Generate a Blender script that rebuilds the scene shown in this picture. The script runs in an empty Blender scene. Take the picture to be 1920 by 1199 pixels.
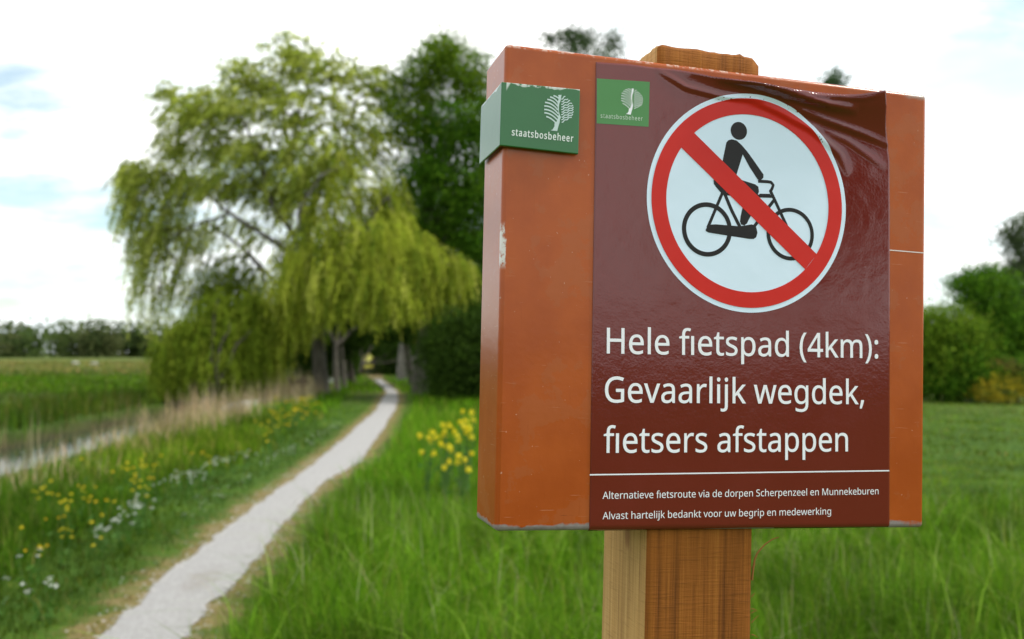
import bpy, bmesh, math, random
import numpy as np
from mathutils import Matrix, Vector

# ------------------------------------------------------------------ camera, world, sun, exposure
S = bpy.context.scene
COL = S.collection
rng = np.random.default_rng(11)
random.seed(11)
FPX, CX, CY = 1800.0, 960.0, 599.5          # focal length and centre in pixels of the 1920 px photograph
HC = 1.55                                    # eye height
PITCH = math.atan(61 / FPX)
cd = bpy.data.cameras.new('camera')
cd.sensor_width = 36.0
cd.lens = FPX / 1920 * 36
cd.clip_start, cd.clip_end = 0.05, 5000
cd.dof.use_dof = True
cd.dof.focus_distance = 0.915
cd.dof.aperture_fstop = 6.2
cd.dof.aperture_blades = 0
cam = bpy.data.objects.new('camera', cd)
COL.objects.link(cam)
cam.location = (0, 0, HC)
cam.rotation_euler = (math.pi / 2 + PITCH, 0, 0)
S.camera = cam

SUN_EL, SUN_AZ = math.radians(48), math.radians(84)      # azimuth clockwise from the viewing direction (+Y)
W = bpy.data.worlds.new('World')
S.world = W
W.use_nodes = True


class NB:
    """Small node-building helper."""
    def __init__(self, nt): self.nt = nt; self.N = nt.nodes; self.L = nt.links

    def put(self, sock, v):
        if isinstance(v, bpy.types.NodeSocket): self.L.new(v, sock)
        elif v is not None: sock.default_value = v

    def math(self, op, a, b=None, c=None, clamp=False):
        n = self.N.new('ShaderNodeMath'); n.operation = op; n.use_clamp = clamp
        self.put(n.inputs[0], a)
        if b is not None: self.put(n.inputs[1], b)
        if c is not None: self.put(n.inputs[2], c)
        return n.outputs[0]

    def noise(self, vec, scale, detail=4, rough=0.55, scl=None):
        n = self.N.new('ShaderNodeTexNoise')
        n.inputs['Scale'].default_value = scale
        n.inputs['Detail'].default_value = detail
        n.inputs['Roughness'].default_value = rough
        if scl is not None:
            mp = self.N.new('ShaderNodeMapping'); mp.inputs['Scale'].default_value = scl
            self.L.new(vec, mp.inputs['Vector']); vec = mp.outputs[0]
        self.L.new(vec, n.inputs['Vector'])
        return n.outputs['Fac']

    def step(self, x, lo, hi):
        n = self.N.new('ShaderNodeMapRange'); n.interpolation_type = 'SMOOTHSTEP'
        self.put(n.inputs['Value'], x)
        self.put(n.inputs['From Min'], lo); self.put(n.inputs['From Max'], hi)
        n.inputs['To Min'].default_value = 0; n.inputs['To Max'].default_value = 1
        return n.outputs[0]

    def mix(self, f, a, b):
        n = self.N.new('ShaderNodeMix'); n.data_type = 'RGBA'
        self.put(n.inputs[0], f)
        self.put(n.inputs[6], a if isinstance(a, bpy.types.NodeSocket) else (*a, 1))
        self.put(n.inputs[7], b if isinstance(b, bpy.types.NodeSocket) else (*b, 1))
        return n.outputs[2]

    def ramp(self, f, stops):
        n = self.N.new('ShaderNodeValToRGB'); e = n.color_ramp.elements
        while len(e) < len(stops): e.new(0.5)
        for k, (p, c) in enumerate(stops): e[k].position = p; e[k].color = (*c, 1)
        self.L.new(f, n.inputs[0])
        return n.outputs[0]

    def coord(self, which='Object'):
        return self.N.new('ShaderNodeTexCoord').outputs[which]

    def xyz(self, v):
        n = self.N.new('ShaderNodeSeparateXYZ'); self.L.new(v, n.inputs[0]); return n.outputs

    def bump(self, h, strength, dist):
        n = self.N.new('ShaderNodeBump'); n.inputs['Strength'].default_value = strength
        n.inputs['Distance'].default_value = dist
        self.L.new(h, n.inputs['Height']); return n.outputs[0]

    def attr(self, name, out='Color'):
        n = self.N.new('ShaderNodeAttribute'); n.attribute_name = name; return n.outputs[out]

    def band(self, x, lo, hi):
        return self.math('MULTIPLY', self.math('GREATER_THAN', x, lo), self.math('LESS_THAN', x, hi))


OPENINGS = [(-.53, .262, .07, .035, 0.79), (-.52, .172, .10, .030, 0.79), (-.42, .140, .10, .018, 0.79), (-.42, .075, .12, .018, 0.79), (-.52, .048, .10, .010, 0.72),
            (-.36, .112, .06, .010, 0.55), (.46, .135, .09, .030, 0.72), (.54, .36, .07, .04, 0.72), (-.27, .18, .06, .03, 0.55), (-.2, .06, .10, .02, 0.48)]


def world_nodes():
    nt = W.node_tree
    N, L = nt.nodes, nt.links
    N.clear()
    out = N.new('ShaderNodeOutputWorld')
    sky = N.new('ShaderNodeTexSky')
    sky.sky_type = 'NISHITA'
    sky.sun_disc = False
    sky.sun_elevation = SUN_EL
    sky.sun_rotation = SUN_AZ
    bg = N.new('ShaderNodeBackground')
    bg.inputs['Strength'].default_value = 0.15
    tint = N.new('ShaderNodeMix'); tint.data_type = 'RGBA'; tint.blend_type = 'MULTIPLY'
    tint.inputs[0].default_value = 1.0
    tint.inputs[7].default_value = (1.0, 1.12, 1.0, 1)          # thin veil over the blue
    L.new(sky.outputs[0], tint.inputs[6])
    L.new(tint.outputs[2], bg.inputs['Color'])
    # cloud deck: noise on the direction, stretched flat towards the horizon
    tc = N.new('ShaderNodeTexCoord')
    sep = N.new('ShaderNodeSeparateXYZ')
    L.new(tc.outputs['Generated'], sep.inputs[0])
    zc = N.new('ShaderNodeMath'); zc.operation = 'MAXIMUM'; zc.inputs[1].default_value = 0.0
    L.new(sep.outputs['Z'], zc.inputs[0])
    za = N.new('ShaderNodeMath'); za.operation = 'ADD'; za.inputs[1].default_value = 0.16
    L.new(zc.outputs[0], za.inputs[0])
    dx = N.new('ShaderNodeMath'); dx.operation = 'DIVIDE'
    dy = N.new('ShaderNodeMath'); dy.operation = 'DIVIDE'
    L.new(sep.outputs['X'], dx.inputs[0]); L.new(za.outputs[0], dx.inputs[1])
    L.new(sep.outputs['Y'], dy.inputs[0]); L.new(za.outputs[0], dy.inputs[1])
    cmb = N.new('ShaderNodeCombineXYZ')
    L.new(dx.outputs[0], cmb.inputs[0]); L.new(dy.outputs[0], cmb.inputs[1])
    cmb.inputs[2].default_value = 3.7
    nz = N.new('ShaderNodeTexNoise')
    nz.inputs['Scale'].default_value = 0.75
    nz.inputs['Detail'].default_value = 5
    nz.inputs['Roughness'].default_value = 0.5
    L.new(cmb.outputs[0], nz.inputs['Vector'])
    rp = N.new('ShaderNodeValToRGB')
    e = rp.color_ramp.elements
    e[0].position, e[0].color = 0.36, (0.6, 0.6, 0.6, 1)
    e[1].position, e[1].color = 0.54, (1, 1, 1, 1)
    L.new(nz.outputs['Fac'], rp.inputs['Fac'])
    # brightness of the cloud: brighter overhead, softly modelled
    nz2 = N.new('ShaderNodeTexNoise')
    nz2.inputs['Scale'].default_value = 1.7
    nz2.inputs['Detail'].default_value = 4
    L.new(cmb.outputs[0], nz2.inputs['Vector'])
    rp2 = N.new('ShaderNodeValToRGB')
    e = rp2.color_ramp.elements
    e[0].position, e[0].color = 0.32, (0.80, 0.90, 0.94, 1)
    e[1].position, e[1].color = 0.66, (1.32, 1.32, 1.3, 1)
    L.new(nz2.outputs['Fac'], rp2.inputs['Fac'])
    cl = N.new('ShaderNodeBackground')
    cl.inputs['Strength'].default_value = 1.12
    L.new(rp2.outputs['Color'], cl.inputs['Color'])
    mix = N.new('ShaderNodeMixShader')
    # thin openings in the deck, low over the field and at the right: (azimuth tan, elevation tan, half sizes, strength)
    nb = NB(nt)
    az = nb.math('DIVIDE', sep.outputs['X'], nb.math('MAXIMUM', sep.outputs['Y'], .05))
    el = nb.math('DIVIDE', sep.outputs['Z'], nb.math('MAXIMUM', sep.outputs['Y'], .05))
    front = nb.math('GREATER_THAN', sep.outputs['Y'], .05)
    cb2 = N.new('ShaderNodeCombineXYZ')
    L.new(az, cb2.inputs[0]); L.new(el, cb2.inputs[1])
    wob = nb.math('MULTIPLY', nb.math('SUBTRACT', nb.noise(cb2.outputs[0], 1.0, 6, .6, (7, 26, 1)), .47), 7.0)
    tot = None
    for a0, e0, sa, se, k in OPENINGS:
        q1 = nb.math('DIVIDE', nb.math('SUBTRACT', az, a0), sa)
        q2 = nb.math('DIVIDE', nb.math('SUBTRACT', el, e0), se)
        g = nb.math('ADD', nb.math('ADD', nb.math('MULTIPLY', q1, q1), nb.math('MULTIPLY', q2, q2)), wob)
        g = nb.math('MULTIPLY', nb.math('SUBTRACT', 1.0, nb.step(g, -.6, 2.0)), k)
        tot = g if tot is None else nb.math('MAXIMUM', tot, g)
    keep = nb.math('SUBTRACT', 1.0, nb.math('MULTIPLY', tot, front))
    L.new(nb.math('MULTIPLY', rp.outputs['Color'], keep), mix.inputs['Fac'])
    L.new(bg.outputs[0], mix.inputs[1]); L.new(cl.outputs[0], mix.inputs[2])
    L.new(mix.outputs[0], out.inputs['Surface'])


world_nodes()
sl = bpy.data.lights.new('sun', 'SUN')
sl.energy = 2.3
sl.angle = math.radians(7)
sl.color = (1.0, 0.95, 0.86)
sun = bpy.data.objects.new('sun', sl)
COL.objects.link(sun)
_sd = Vector((math.sin(SUN_AZ) * math.cos(SUN_EL), math.cos(SUN_AZ) * math.cos(SUN_EL), math.sin(SUN_EL)))
sun.rotation_euler = _sd.to_track_quat('Z', 'Y').to_euler()
sun.location = (20, -20, 30)
S.view_settings.view_transform = 'Standard'
S.view_settings.look = 'None'
S.view_settings.exposure = 0.25
S.view_settings.gamma = 1.0
S.cycles.max_bounces = 6
S.cycles.diffuse_bounces = 3
S.cycles.transmission_bounces = 4
S.cycles.use_denoising = True
S.cycles.sample_clamp_indirect = 6

# ------------------------------------------------------------------ helpers
_cp, _sp = math.cos(PITCH), math.sin(PITCH)
M_CAM = np.array([[1, 0, 0], [0, _sp, _cp], [0, -_cp, _sp]])    # camera x right, y down, z forward -> world


def ray(px, py):
    return M_CAM @ np.array([(px - CX) / FPX, (py - CY) / FPX, 1.0])


def ground(px, py, h=0.0):
    """Where a sight line of the photograph meets the height h."""
    r = ray(px, py)
    s = (h - HC) / r[2]
    return np.array([r[0] * s, r[1] * s, h])


def at_depth(px, py, Y):
    r = ray(px, py)
    return np.array([0, 0, HC]) + r * (Y / r[1])


def tag(o, label=None, cat=None, group=None, kind=None):
    if label: o['label'] = label
    if cat: o['category'] = cat
    if group: o['group'] = group
    if kind: o['kind'] = kind
    return o


def empty(name, loc, label, cat, group=None):
    o = bpy.data.objects.new(name, None)
    o.empty_display_size = 0.2
    COL.objects.link(o)
    o.location = loc
    return tag(o, label, cat, group)


def link(name, me, parent=None, loc=None):
    o = bpy.data.objects.new(name, me)
    COL.objects.link(o)
    if parent is not None: o.parent = parent
    if loc is not None: o.location = loc
    return o


def copy_tree(o, parent=None):
    c = o.copy()
    COL.objects.link(c)
    c.parent = parent
    for ch in o.children:
        copy_tree(ch, c)
    return c


def np_mesh(name, V, F, mats, tint=None, matidx=None, smooth=False):
    """V (n,3); F (m,3) or (m,4) int array; tint (n,3) stored as a colour attribute."""
    me = bpy.data.meshes.new(name)
    V = np.asarray(V, np.float32); F = np.asarray(F, np.int32)
    m, k = F.shape
    me.vertices.add(len(V)); me.vertices.foreach_set('co', V.ravel())
    me.loops.add(m * k); me.loops.foreach_set('vertex_index', F.ravel())
    me.polygons.add(m)
    me.polygons.foreach_set('loop_start', np.arange(0, m * k, k, dtype=np.int32))
    if matidx is not None: me.polygons.foreach_set('material_index', np.asarray(matidx, np.int32))
    if smooth: me.polygons.foreach_set('use_smooth', np.ones(m, bool))
    for mt in (mats if isinstance(mats, (list, tuple)) else [mats]): me.materials.append(mt)
    if tint is not None:
        a = me.color_attributes.new('tint', 'FLOAT_COLOR', 'POINT')
        c = np.ones((len(V), 4), np.float32); c[:, :3] = tint
        a.data.foreach_set('color', c.ravel())
    me.update(); me.validate()
    return me


def tubes(lines, sides=6):
    """lines: list of (points (n,3), radii (n,)) -> V, F of closed-ended tapering tubes."""
    VV, FF, base = [], [], 0
    for pts, rad in lines:
        pts = np.asarray(pts, float); rad = np.asarray(rad, float); n = len(pts)
        t = np.gradient(pts, axis=0)
        t /= np.linalg.norm(t, axis=1)[:, None] + 1e-9
        ref = np.array([0.0, 0, 1]) if abs(t[:, 2]).mean() < .85 else np.array([1.0, 0, 0])
        a = np.cross(t, ref); a /= np.linalg.norm(a, axis=1)[:, None] + 1e-9
        b = np.cross(t, a)
        ang = np.arange(sides) * 2 * math.pi / sides
        ring = pts[:, None] + rad[:, None, None] * (np.cos(ang)[None, :, None] * a[:, None] + np.sin(ang)[None, :, None] * b[:, None])
        VV.append(ring.reshape(-1, 3))
        i = np.arange(n - 1)[:, None] * sides; j = np.arange(sides)[None]; j2 = (j + 1) % sides
        f = np.stack([i + j, i + j2, i + sides + j2, i + sides + j], -1).reshape(-1, 4)
        FF.append(f + base); base += n * sides
    return np.concatenate(VV), np.concatenate(FF)


# ------------------------------------------------------------------ material helpers
def new_mat(name):
    m = bpy.data.materials.new(name)
    m.use_nodes = True
    nt = m.node_tree
    b = nt.nodes['Principled BSDF']
    return m, nt, b


def foliage_mat(name, transl=0.45, rough=0.55, spec=0.3):
    """Leaf surface: own colour from the tint attribute, lets part of the light through."""
    m, nt, b = new_mat(name)
    nb = NB(nt)
    c = nb.attr('tint')
    nt.links.new(c, b.inputs['Base Color'])
    b.inputs['Roughness'].default_value = rough
    b.inputs['Specular IOR Level'].default_value = spec
    tr = nt.nodes.new('ShaderNodeBsdfTranslucent')
    nt.links.new(c, tr.inputs['Color'])
    mx = nt.nodes.new('ShaderNodeMixShader'); mx.inputs[0].default_value = transl
    nt.links.new(b.outputs[0], mx.inputs[1]); nt.links.new(tr.outputs[0], mx.inputs[2])
    nt.links.new(mx.outputs[0], nt.nodes['Material Output'].inputs['Surface'])
    return m


def plain_mat(name, col, rough=0.5, spec=0.5, coat=0.0, var=0.0, scale=40, metal=0.0):
    m, nt, b = new_mat(name)
    nb = NB(nt)
    b.inputs['Base Color'].default_value = (*col, 1)
    b.inputs['Roughness'].default_value = rough
    b.inputs['Specular IOR Level'].default_value = spec
    b.inputs['Metallic'].default_value = metal
    if coat: b.inputs['Coat Weight'].default_value = coat; b.inputs['Coat Roughness'].default_value = 0.12
    if var:
        f = nb.noise(nb.coord(), scale)
        c = nb.mix(f, [x * (1 - var) for x in col], [min(1, x * (1 + var)) for x in col])
        nt.links.new(c, b.inputs['Base Color'])
    return m


def bark_mat(name, c1, c2, scale=3.0):
    m, nt, b = new_mat(name)
    nb = NB(nt)
    v = nb.coord('Object')
    f = nb.noise(v, scale, 6, .65, (4, 4, .8))
    nt.links.new(nb.ramp(f, [(.35, c1), (.65, c2)]), b.inputs['Base Color'])
    b.inputs['Roughness'].default_value = .9
    nt.links.new(nb.bump(f, .8, .03), b.inputs['Normal'])
    return m

# ------------------------------------------------------------------ path, ditch and ground
PATH_PX = [(197, 349, 1199), (258, 394, 1127), (318, 463, 1080), (369, 487, 1040), (419, 518, 1000), (470, 552, 955),
           (549, 612, 900), (594, 675, 866), (632, 697, 835), (670, 722, 800), (706, 741, 770), (715, 746, 750),
           (727, 743, 735), (715, 727, 722), (706, 717, 715)]
_pl = np.array([ground(a, y) for a, b, y in PATH_PX]); _pr = np.array([ground(b, y) for a, b, y in PATH_PX])
_yy = _pl[:, 1]
PY = np.concatenate([[-30, -6, 2.0], _yy, [60, 75, 90]])
PCX = np.concatenate([[-0.2, -1.2, -1.72], (_pl[:, 0] + _pr[:, 0]) / 2, [-8.55, -10.9, -13.2]])
PHW = np.concatenate([[.3, .26, .23], np.clip((_pr[:, 0] - _pl[:, 0]) / 2, .2, .42), [.4, .4, .4]])


_fy = np.arange(-30, 90, .1)
_k = np.exp(-np.linspace(-2, 2, 25) ** 2); _k /= _k.sum()
_fc = np.convolve(np.pad(np.interp(_fy, PY, PCX), 12, mode='edge'), _k, 'valid')


def path_c(y): return np.interp(y, _fy, _fc)
def path_w(y): return np.interp(y, PY, PHW)
def ditch_c(y): return -7.75 - 0.068 * (np.asarray(y) - 10) - .12 * np.sin(np.asarray(y) * .35)


def vnoise(x, y, s, seed=0):
    """cheap smooth value noise 0..1"""
    x = np.asarray(x) / s; y = np.asarray(y) / s
    xi = np.floor(x).astype(np.int64); yi = np.floor(y).astype(np.int64)
    fx = x - xi; fy = y - yi
    fx = fx * fx * (3 - 2 * fx); fy = fy * fy * (3 - 2 * fy)

    def h(a, b):
        n = (a * 374761393 + b * 668265263 + seed * 974634777) & 0xffffffff
        n = ((n ^ (n >> 13)) * 1274126177) & 0xffffffff
        return ((n ^ (n >> 16)) & 0xffff) / 65535.0
    return (h(xi, yi) * (1 - fx) + h(xi + 1, yi) * fx) * (1 - fy) + (h(xi, yi + 1) * (1 - fx) + h(xi + 1, yi + 1) * fx) * fy


def sm(x, a, b):
    t = np.clip((np.asarray(x) - a) / (b - a), 0, 1)
    return t * t * (3 - 2 * t)


def height(x, y):
    d = np.abs(x - path_c(y))
    bumps = (vnoise(x, y, 2.1, 1) - .5) * .10 + (vnoise(x, y, .7, 2) - .5) * .05
    z = bumps * sm(d, .5, 1.6)
    q = np.abs(x - ditch_c(y))
    near = sm(y, 70, 55) * sm(y, -25, -10) if False else 1.0
    z = z * (1 - sm(q, 2.2, .8)) - .75 * sm(q, 1.45, .7)
    return z


def make_ground():
    n1, n2 = 430, 460
    a = np.linspace(-1, 1, n1); c = 5.0
    xs = -2 + c * np.sinh(a * np.arcsinh(900 / c))
    b = np.linspace(-1, 1, n2); c2 = 7.0
    ys = 12 + c2 * np.sinh(b * np.arcsinh(1500 / c2))
    X, Y = np.meshgrid(xs, ys)
    Z = height(X, Y) * np.where(np.hypot(X, Y) > 250, 0, 1)
    V = np.stack([X, Y, Z], -1).reshape(-1, 3)
    i = np.arange(n2 - 1)[:, None] * n1; j = np.arange(n1 - 1)[None]
    F = np.stack([i + j, i + j + 1, i + n1 + j + 1, i + n1 + j], -1).reshape(-1, 4)
    d = (np.abs(X - path_c(Y)) - path_w(Y)).ravel()
    q = (np.abs(X - ditch_c(Y))).ravel()
    m, nt, bs = new_mat('meadow_soil')
    nb = NB(nt)
    v = nb.coord('Object')
    zone = nb.attr('zone')
    sx = nb.xyz(zone)
    n1_ = nb.noise(v, 1.6, 6, .6)
    n2_ = nb.noise(v, 14, 6, .7)
    n3_ = nb.noise(v, .16, 4, .55, (1, 2.6, 1))
    green = nb.mix(nb.step(n1_, .35, .68), (.034, .078, .004), (.070, .130, .009))
    green = nb.mix(nb.step(n2_, .4, .75), green, (.055, .125, .018))
    far = nb.ramp(n3_, [(.30, (.05, .10, .010)), (.46, (.12, .14, .03)), (.58, (.075, .13, .014)), (.72, (.19, .17, .06))])
    green = nb.mix(sx[2], green, far)
    straw = nb.mix(n2_, (.13, .095, .030), (.27, .215, .095))
    dd = nb.math('ADD', sx[0], nb.math('MULTIPLY', nb.math('SUBTRACT', nb.noise(v, 3.2, 6, .65), .5), 1.1))
    wear = nb.math('SUBTRACT', 1.0, nb.step(dd, .02, .34))
    col = nb.mix(wear, green, straw)
    mud = nb.mix(n1_, (.03, .024, .012), (.07, .06, .03))
    col = nb.mix(sx[1], col, mud)
    nt.links.new(col, bs.inputs['Base Color'])
    bs.inputs['Roughness'].default_value = .95
    bs.inputs['Specular IOR Level'].default_value = .15
    nt.links.new(nb.bump(n2_, .6, .03), bs.inputs['Normal'])
    me = np_mesh('ground', V, F, m, smooth=True)
    a_ = me.color_attributes.new('zone', 'FLOAT_COLOR', 'POINT')
    cc = np.zeros((len(V), 4), np.float32)
    cc[:, 0] = np.clip(d, 0, 5); cc[:, 1] = sm(q, 1.6, 1.1)
    cc[:, 2] = sm(np.maximum(V[:, 1], 0) + np.abs(V[:, 0]) * .6, 24, 48)
    a_.data.foreach_set('color', cc.ravel())
    o = link('ground', me)
    tag(o, 'flat green meadow ground spreading to the horizon', 'ground', kind='structure')


make_ground()


def make_path():
    ys = np.concatenate([np.arange(-20, 3, .25), np.arange(3, 16, .035), np.arange(16, 40, .08), np.arange(40, 55, .2)])
    K = 14
    V, n = [], len(ys)
    c = path_c(ys); w = path_w(ys)
    # smooth the measured centre line
    k = np.exp(-np.linspace(-2, 2, 41) ** 2); k /= k.sum()
    def jit(seed):
        return (vnoise(ys, ys * 0, .9, seed) - .5) * .05 + (vnoise(ys, ys * 0, .22, seed + 1) - .5) * .05 + (rng.random(n) - .5) * .03
    jl, jr = jit(5), jit(8)
    for t in np.linspace(-1, 1, K):
        x = c + t * w + np.where(t < 0, jl * -t, jr * t)
        V.append(np.stack([x, ys, np.full(n, .012 * (1 - t * t) + .006)], -1))
    V = np.stack(V, 1).reshape(-1, 3)
    i = np.arange(n - 1)[:, None] * K; j = np.arange(K - 1)[None]
    F = np.stack([i + j, i + j + 1, i + K + j + 1, i + K + j], -1).reshape(-1, 4)
    m, nt, bs = new_mat('shell_grit')
    nb = NB(nt)
    v = nb.coord('Object')
    fine = nb.noise(v, 90, 4, .75)
    med = nb.noise(v, 16, 5, .7)
    big = nb.noise(v, 1.3, 3, .5)
    col = nb.ramp(fine, [(.28, (.17, .155, .14)), (.5, (.385, .37, .36)), (.72, (.57, .555, .55))])
    col = nb.mix(nb.math('MULTIPLY', nb.step(med, .56, .72), .55), col, (.33, .30, .27))
    col = nb.mix(nb.math('MULTIPLY', nb.step(big, .60, .74), .45), col, (.36, .32, .28))
    # one darker scuffed patch near the front
    xs = nb.xyz(v)
    px, py = ground(378, 1092)[:2]
    rx = nb.math('DIVIDE', nb.math('SUBTRACT', xs[0], float(px)), .13)
    ry = nb.math('DIVIDE', nb.math('SUBTRACT', xs[1], float(py)), .38)
    rr = nb.math('ADD', nb.math('MULTIPLY', rx, rx), nb.math('MULTIPLY', ry, ry))
    rr = nb.math('ADD', rr, nb.math('MULTIPLY', nb.math('SUBTRACT', nb.noise(v, 9, 5, .7), .5), 5.0))
    col = nb.mix(nb.math('MULTIPLY', nb.math('SUBTRACT', 1.0, nb.step(rr, -.6, 1.5)), .5), col, (.25, .215, .18))
    nt.links.new(col, bs.inputs['Base Color'])
    bs.inputs['Roughness'].default_value = .9
    bs.inputs['Specular IOR Level'].default_value = .2
    nt.links.new(nb.bump(fine, .9, .01), bs.inputs['Normal'])
    o = link('path', np_mesh('path', V, F, m, smooth=True))
    tag(o, 'narrow pale shell grit path winding to the dark tree tunnel', 'path', kind='structure')
    # loose shells and grit strewn over the edges
    cnt = 1300
    y = rng.uniform(4, 14, cnt) ** 1.0
    side = rng.choice([-1, 1], cnt)
    off = rng.exponential(.07, cnt)
    x = path_c(y) + side * (path_w(y) - .03 + off)
    r = rng.uniform(.004, .011, cnt)
    P = np.stack([x, y, height(x, y) + .012], -1)
    ang = rng.uniform(0, 6.28, cnt)
    V, F = [], []
    q = np.array([[1, 0, 0], [0, .7, 0], [-1, 0, 0], [0, -.7, 0], [0, 0, .6]])
    ca, sa = np.cos(ang), np.sin(ang)
    R_ = np.stack([np.stack([ca, -sa, 0 * ca], -1), np.stack([sa, ca, 0 * ca], -1), np.stack([0 * ca, 0 * ca, 1 + 0 * ca], -1)], 1)
    V = (np.einsum('nij,kj->nki', R_, q) * r[:, None, None] + P[:, None]).reshape(-1, 3)
    F = np.concatenate([np.array([[0, 1, 4], [1, 2, 4], [2, 3, 4], [3, 0, 4]]) + 5 * k_ for k_ in range(cnt)])
    o = link('loose_shells', np_mesh('loose_shells', V, F, plain_mat('shell_white', (.55, .52, .49), .8)))
    tag(o, 'pale shell bits scattered along the path edges', 'shells', kind='stuff')


make_path()


def make_water():
    ys = np.linspace(-40, 160, 160)
    c = ditch_c(ys)
    V = np.concatenate([np.stack([c - 1.7, ys, 0 * ys - .25], -1), np.stack([c + 1.7, ys, 0 * ys - .25], -1)])
    n = len(ys); i = np.arange(n - 1)
    F = np.stack([i, i + n, i + n + 1, i + 1], -1)
    m, nt, bs = new_mat('ditch_water')
    nb = NB(nt)
    bs.inputs['Base Color'].default_value = (.03, .035, .025, 1)
    bs.inputs['Roughness'].default_value = .06
    bs.inputs['IOR'].default_value = 1.33
    nt.links.new(nb.bump(nb.noise(nb.coord(), 3, 3), .08, .05), bs.inputs['Normal'])
    o = link('water', np_mesh('water', V, F, m))
    tag(o, 'still grey water in the narrow ditch', 'water', kind='structure')


make_water()


# ------------------------------------------------------------------ grass and reeds
def blades(P, h, w, lean, tint, seg=3, head=None):
    """Curved tapering blades. P (n,3) roots, h heights, w widths, lean 0..1+, tint (n,3)."""
    n = len(P)
    a = rng.uniform(0, 2 * math.pi, n)
    d = np.stack([np.cos(a), np.sin(a), 0 * a], -1)
    s = np.stack([-np.sin(a + rng.normal(0, .5, n)), np.cos(a), 0 * a], -1)
    V = np.zeros((n, seg * 2 + 1, 3), np.float32)
    T = np.zeros((n, seg * 2 + 1, 3), np.float32)
    for k in range(seg + 1):
        t = k / seg
        bend = lean * t * t
        c = P + d * (h * bend)[:, None] + np.stack([0 * h, 0 * h, h * (t - .35 * np.minimum(lean, 1.4) * t * t * t)], -1)
        ww = w * (1 - t ** 1.6) * (.75 + .5 * math.sin(math.pi * min(1, t + .25)))
        if k < seg:
            V[:, 2 * k] = c - s * (ww / 2)[:, None]; V[:, 2 * k + 1] = c + s * (ww / 2)[:, None]
            T[:, 2 * k] = T[:, 2 * k + 1] = tint
        else:
            V[:, 2 * k] = c; T[:, 2 * k] = tint
    m = seg * 2 + 1
    base = np.arange(n)[:, None] * m
    F = []
    for k in range(seg - 1):
        F.append(np.stack([base[:, 0] + 2 * k, base[:, 0] + 2 * k + 1, base[:, 0] + 2 * k + 3, base[:, 0] + 2 * k + 2], -1))
    k = seg - 1
    F.append(np.stack([base[:, 0] + 2 * k, base[:, 0] + 2 * k + 1, base[:, 0] + 2 * k + 2, base[:, 0] + 2 * k + 2], -1))
    Q = np.concatenate(F[:-1]); Tt = F[-1][:, :3]
    return V.reshape(-1, 3), Q, Tt, T.reshape(-1, 3)


def blade_mesh(name, sets, mat):
    """Several blade sets -> one mesh (quads and tips)."""
    VV, QQ, TT, CC, b = [], [], [], [], 0
    for V, Q, T, C in sets:
        VV.append(V); QQ.append(Q + b); TT.append(T + b); CC.append(C); b += len(V)
    V = np.concatenate(VV).astype(np.float32); Q = np.concatenate(QQ); T = np.concatenate(TT); C = np.concatenate(CC)
    me = bpy.data.meshes.new(name)
    me.vertices.add(len(V)); me.vertices.foreach_set('co', V.ravel())
    nl = Q.size + T.size
    me.loops.add(nl); me.loops.foreach_set('vertex_index', np.concatenate([Q.ravel(), T.ravel()]).astype(np.int32))
    me.polygons.add(len(Q) + len(T))
    me.polygons.foreach_set('loop_start', np.concatenate([np.arange(len(Q)) * 4, Q.size + np.arange(len(T)) * 3]).astype(np.int32))
    a = me.color_attributes.new('tint', 'FLOAT_COLOR', 'POINT')
    c = np.ones((len(V), 4), np.float32); c[:, :3] = C
    a.data.foreach_set('color', c.ravel())
    me.materials.append(mat)
    me.update()
    return me


def tints(n, cols, wts, jitter=.18):
    cols = np.array(cols); k = rng.choice(len(cols), n, p=np.array(wts) / sum(wts))
    return cols[k] * np.clip(1 + rng.normal(0, jitter, (n, 1)), .4, 1.8)


GRASS = foliage_mat('grass_blade', .42, .7, .06)
STRAW = foliage_mat('dry_reed', .3, .7, .15)
LUSH = [(.090, .225, .006), (.036, .110, .004), (.145, .31, .014), (.22, .25, .04)]
SHORT = [(.075, .165, .006), (.040, .105, .005), (.115, .20, .014), (.20, .17, .05)]
LSHORT = [(.042, .088, .003), (.026, .060, .002), (.070, .112, .008), (.14, .115, .03)]
BEIGE = [(.42, .35, .20), (.33, .26, .14), (.52, .46, .30), (.20, .22, .06)]


def wedge(n, y0, y1, xl=-1.15, xr=1.15, pw=1.0):
    """points between distances y0 and y1 inside a generous view wedge"""
    y = y0 + (y1 - y0) * rng.random(n) ** pw
    half = (CX / FPX) * y * 1.15 + 2.0
    x = rng.uniform(-1, 1, n) * half
    return x, y


def at_ground(x, y, dz=0.0): return np.stack([x, y, height(x, y) + dz], -1)


def grow(n0, y0, y1, fn, hh, ww, ln, cols, wts, clump=.5, seg=3, tone=.55):
    x, y = wedge(int(n0 * 1.3), y0, y1)
    p = fn(x, y)
    # clumping
    p = p * np.clip(1 - clump + 2 * clump * vnoise(x, y, .35, 21) * 1.0, 0, 1)
    k = rng.random(len(p)) < p
    x, y = x[k], y[k]
    m = len(x)
    patch = vnoise(x, y, .8, 31) * .6 + vnoise(x, y, .25, 32) * .4
    h = rng.uniform(hh[0], hh[1], m) * (.6 + .8 * patch)
    w = rng.uniform(ww[0], ww[1], m)
    t = tints(m, cols, wts, .3)
    big = vnoise(x, y, 5.0, 61)[:, None]
    t = t * (1 - tone * big) + tone * big * t * np.array([1.75, 1.22, 1.3]) * (.8 + .45 * vnoise(x, y, 1.7, 62))[:, None]
    t = t * (.38 + 1.24 * (.55 * vnoise(x, y, .7, 44) + .45 * vnoise(x, y, .22, 45)))[:, None]
    return blades(at_ground(x, y, -.01), h, w, np.abs(rng.normal(ln, ln * .6, m)), t, seg)


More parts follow.
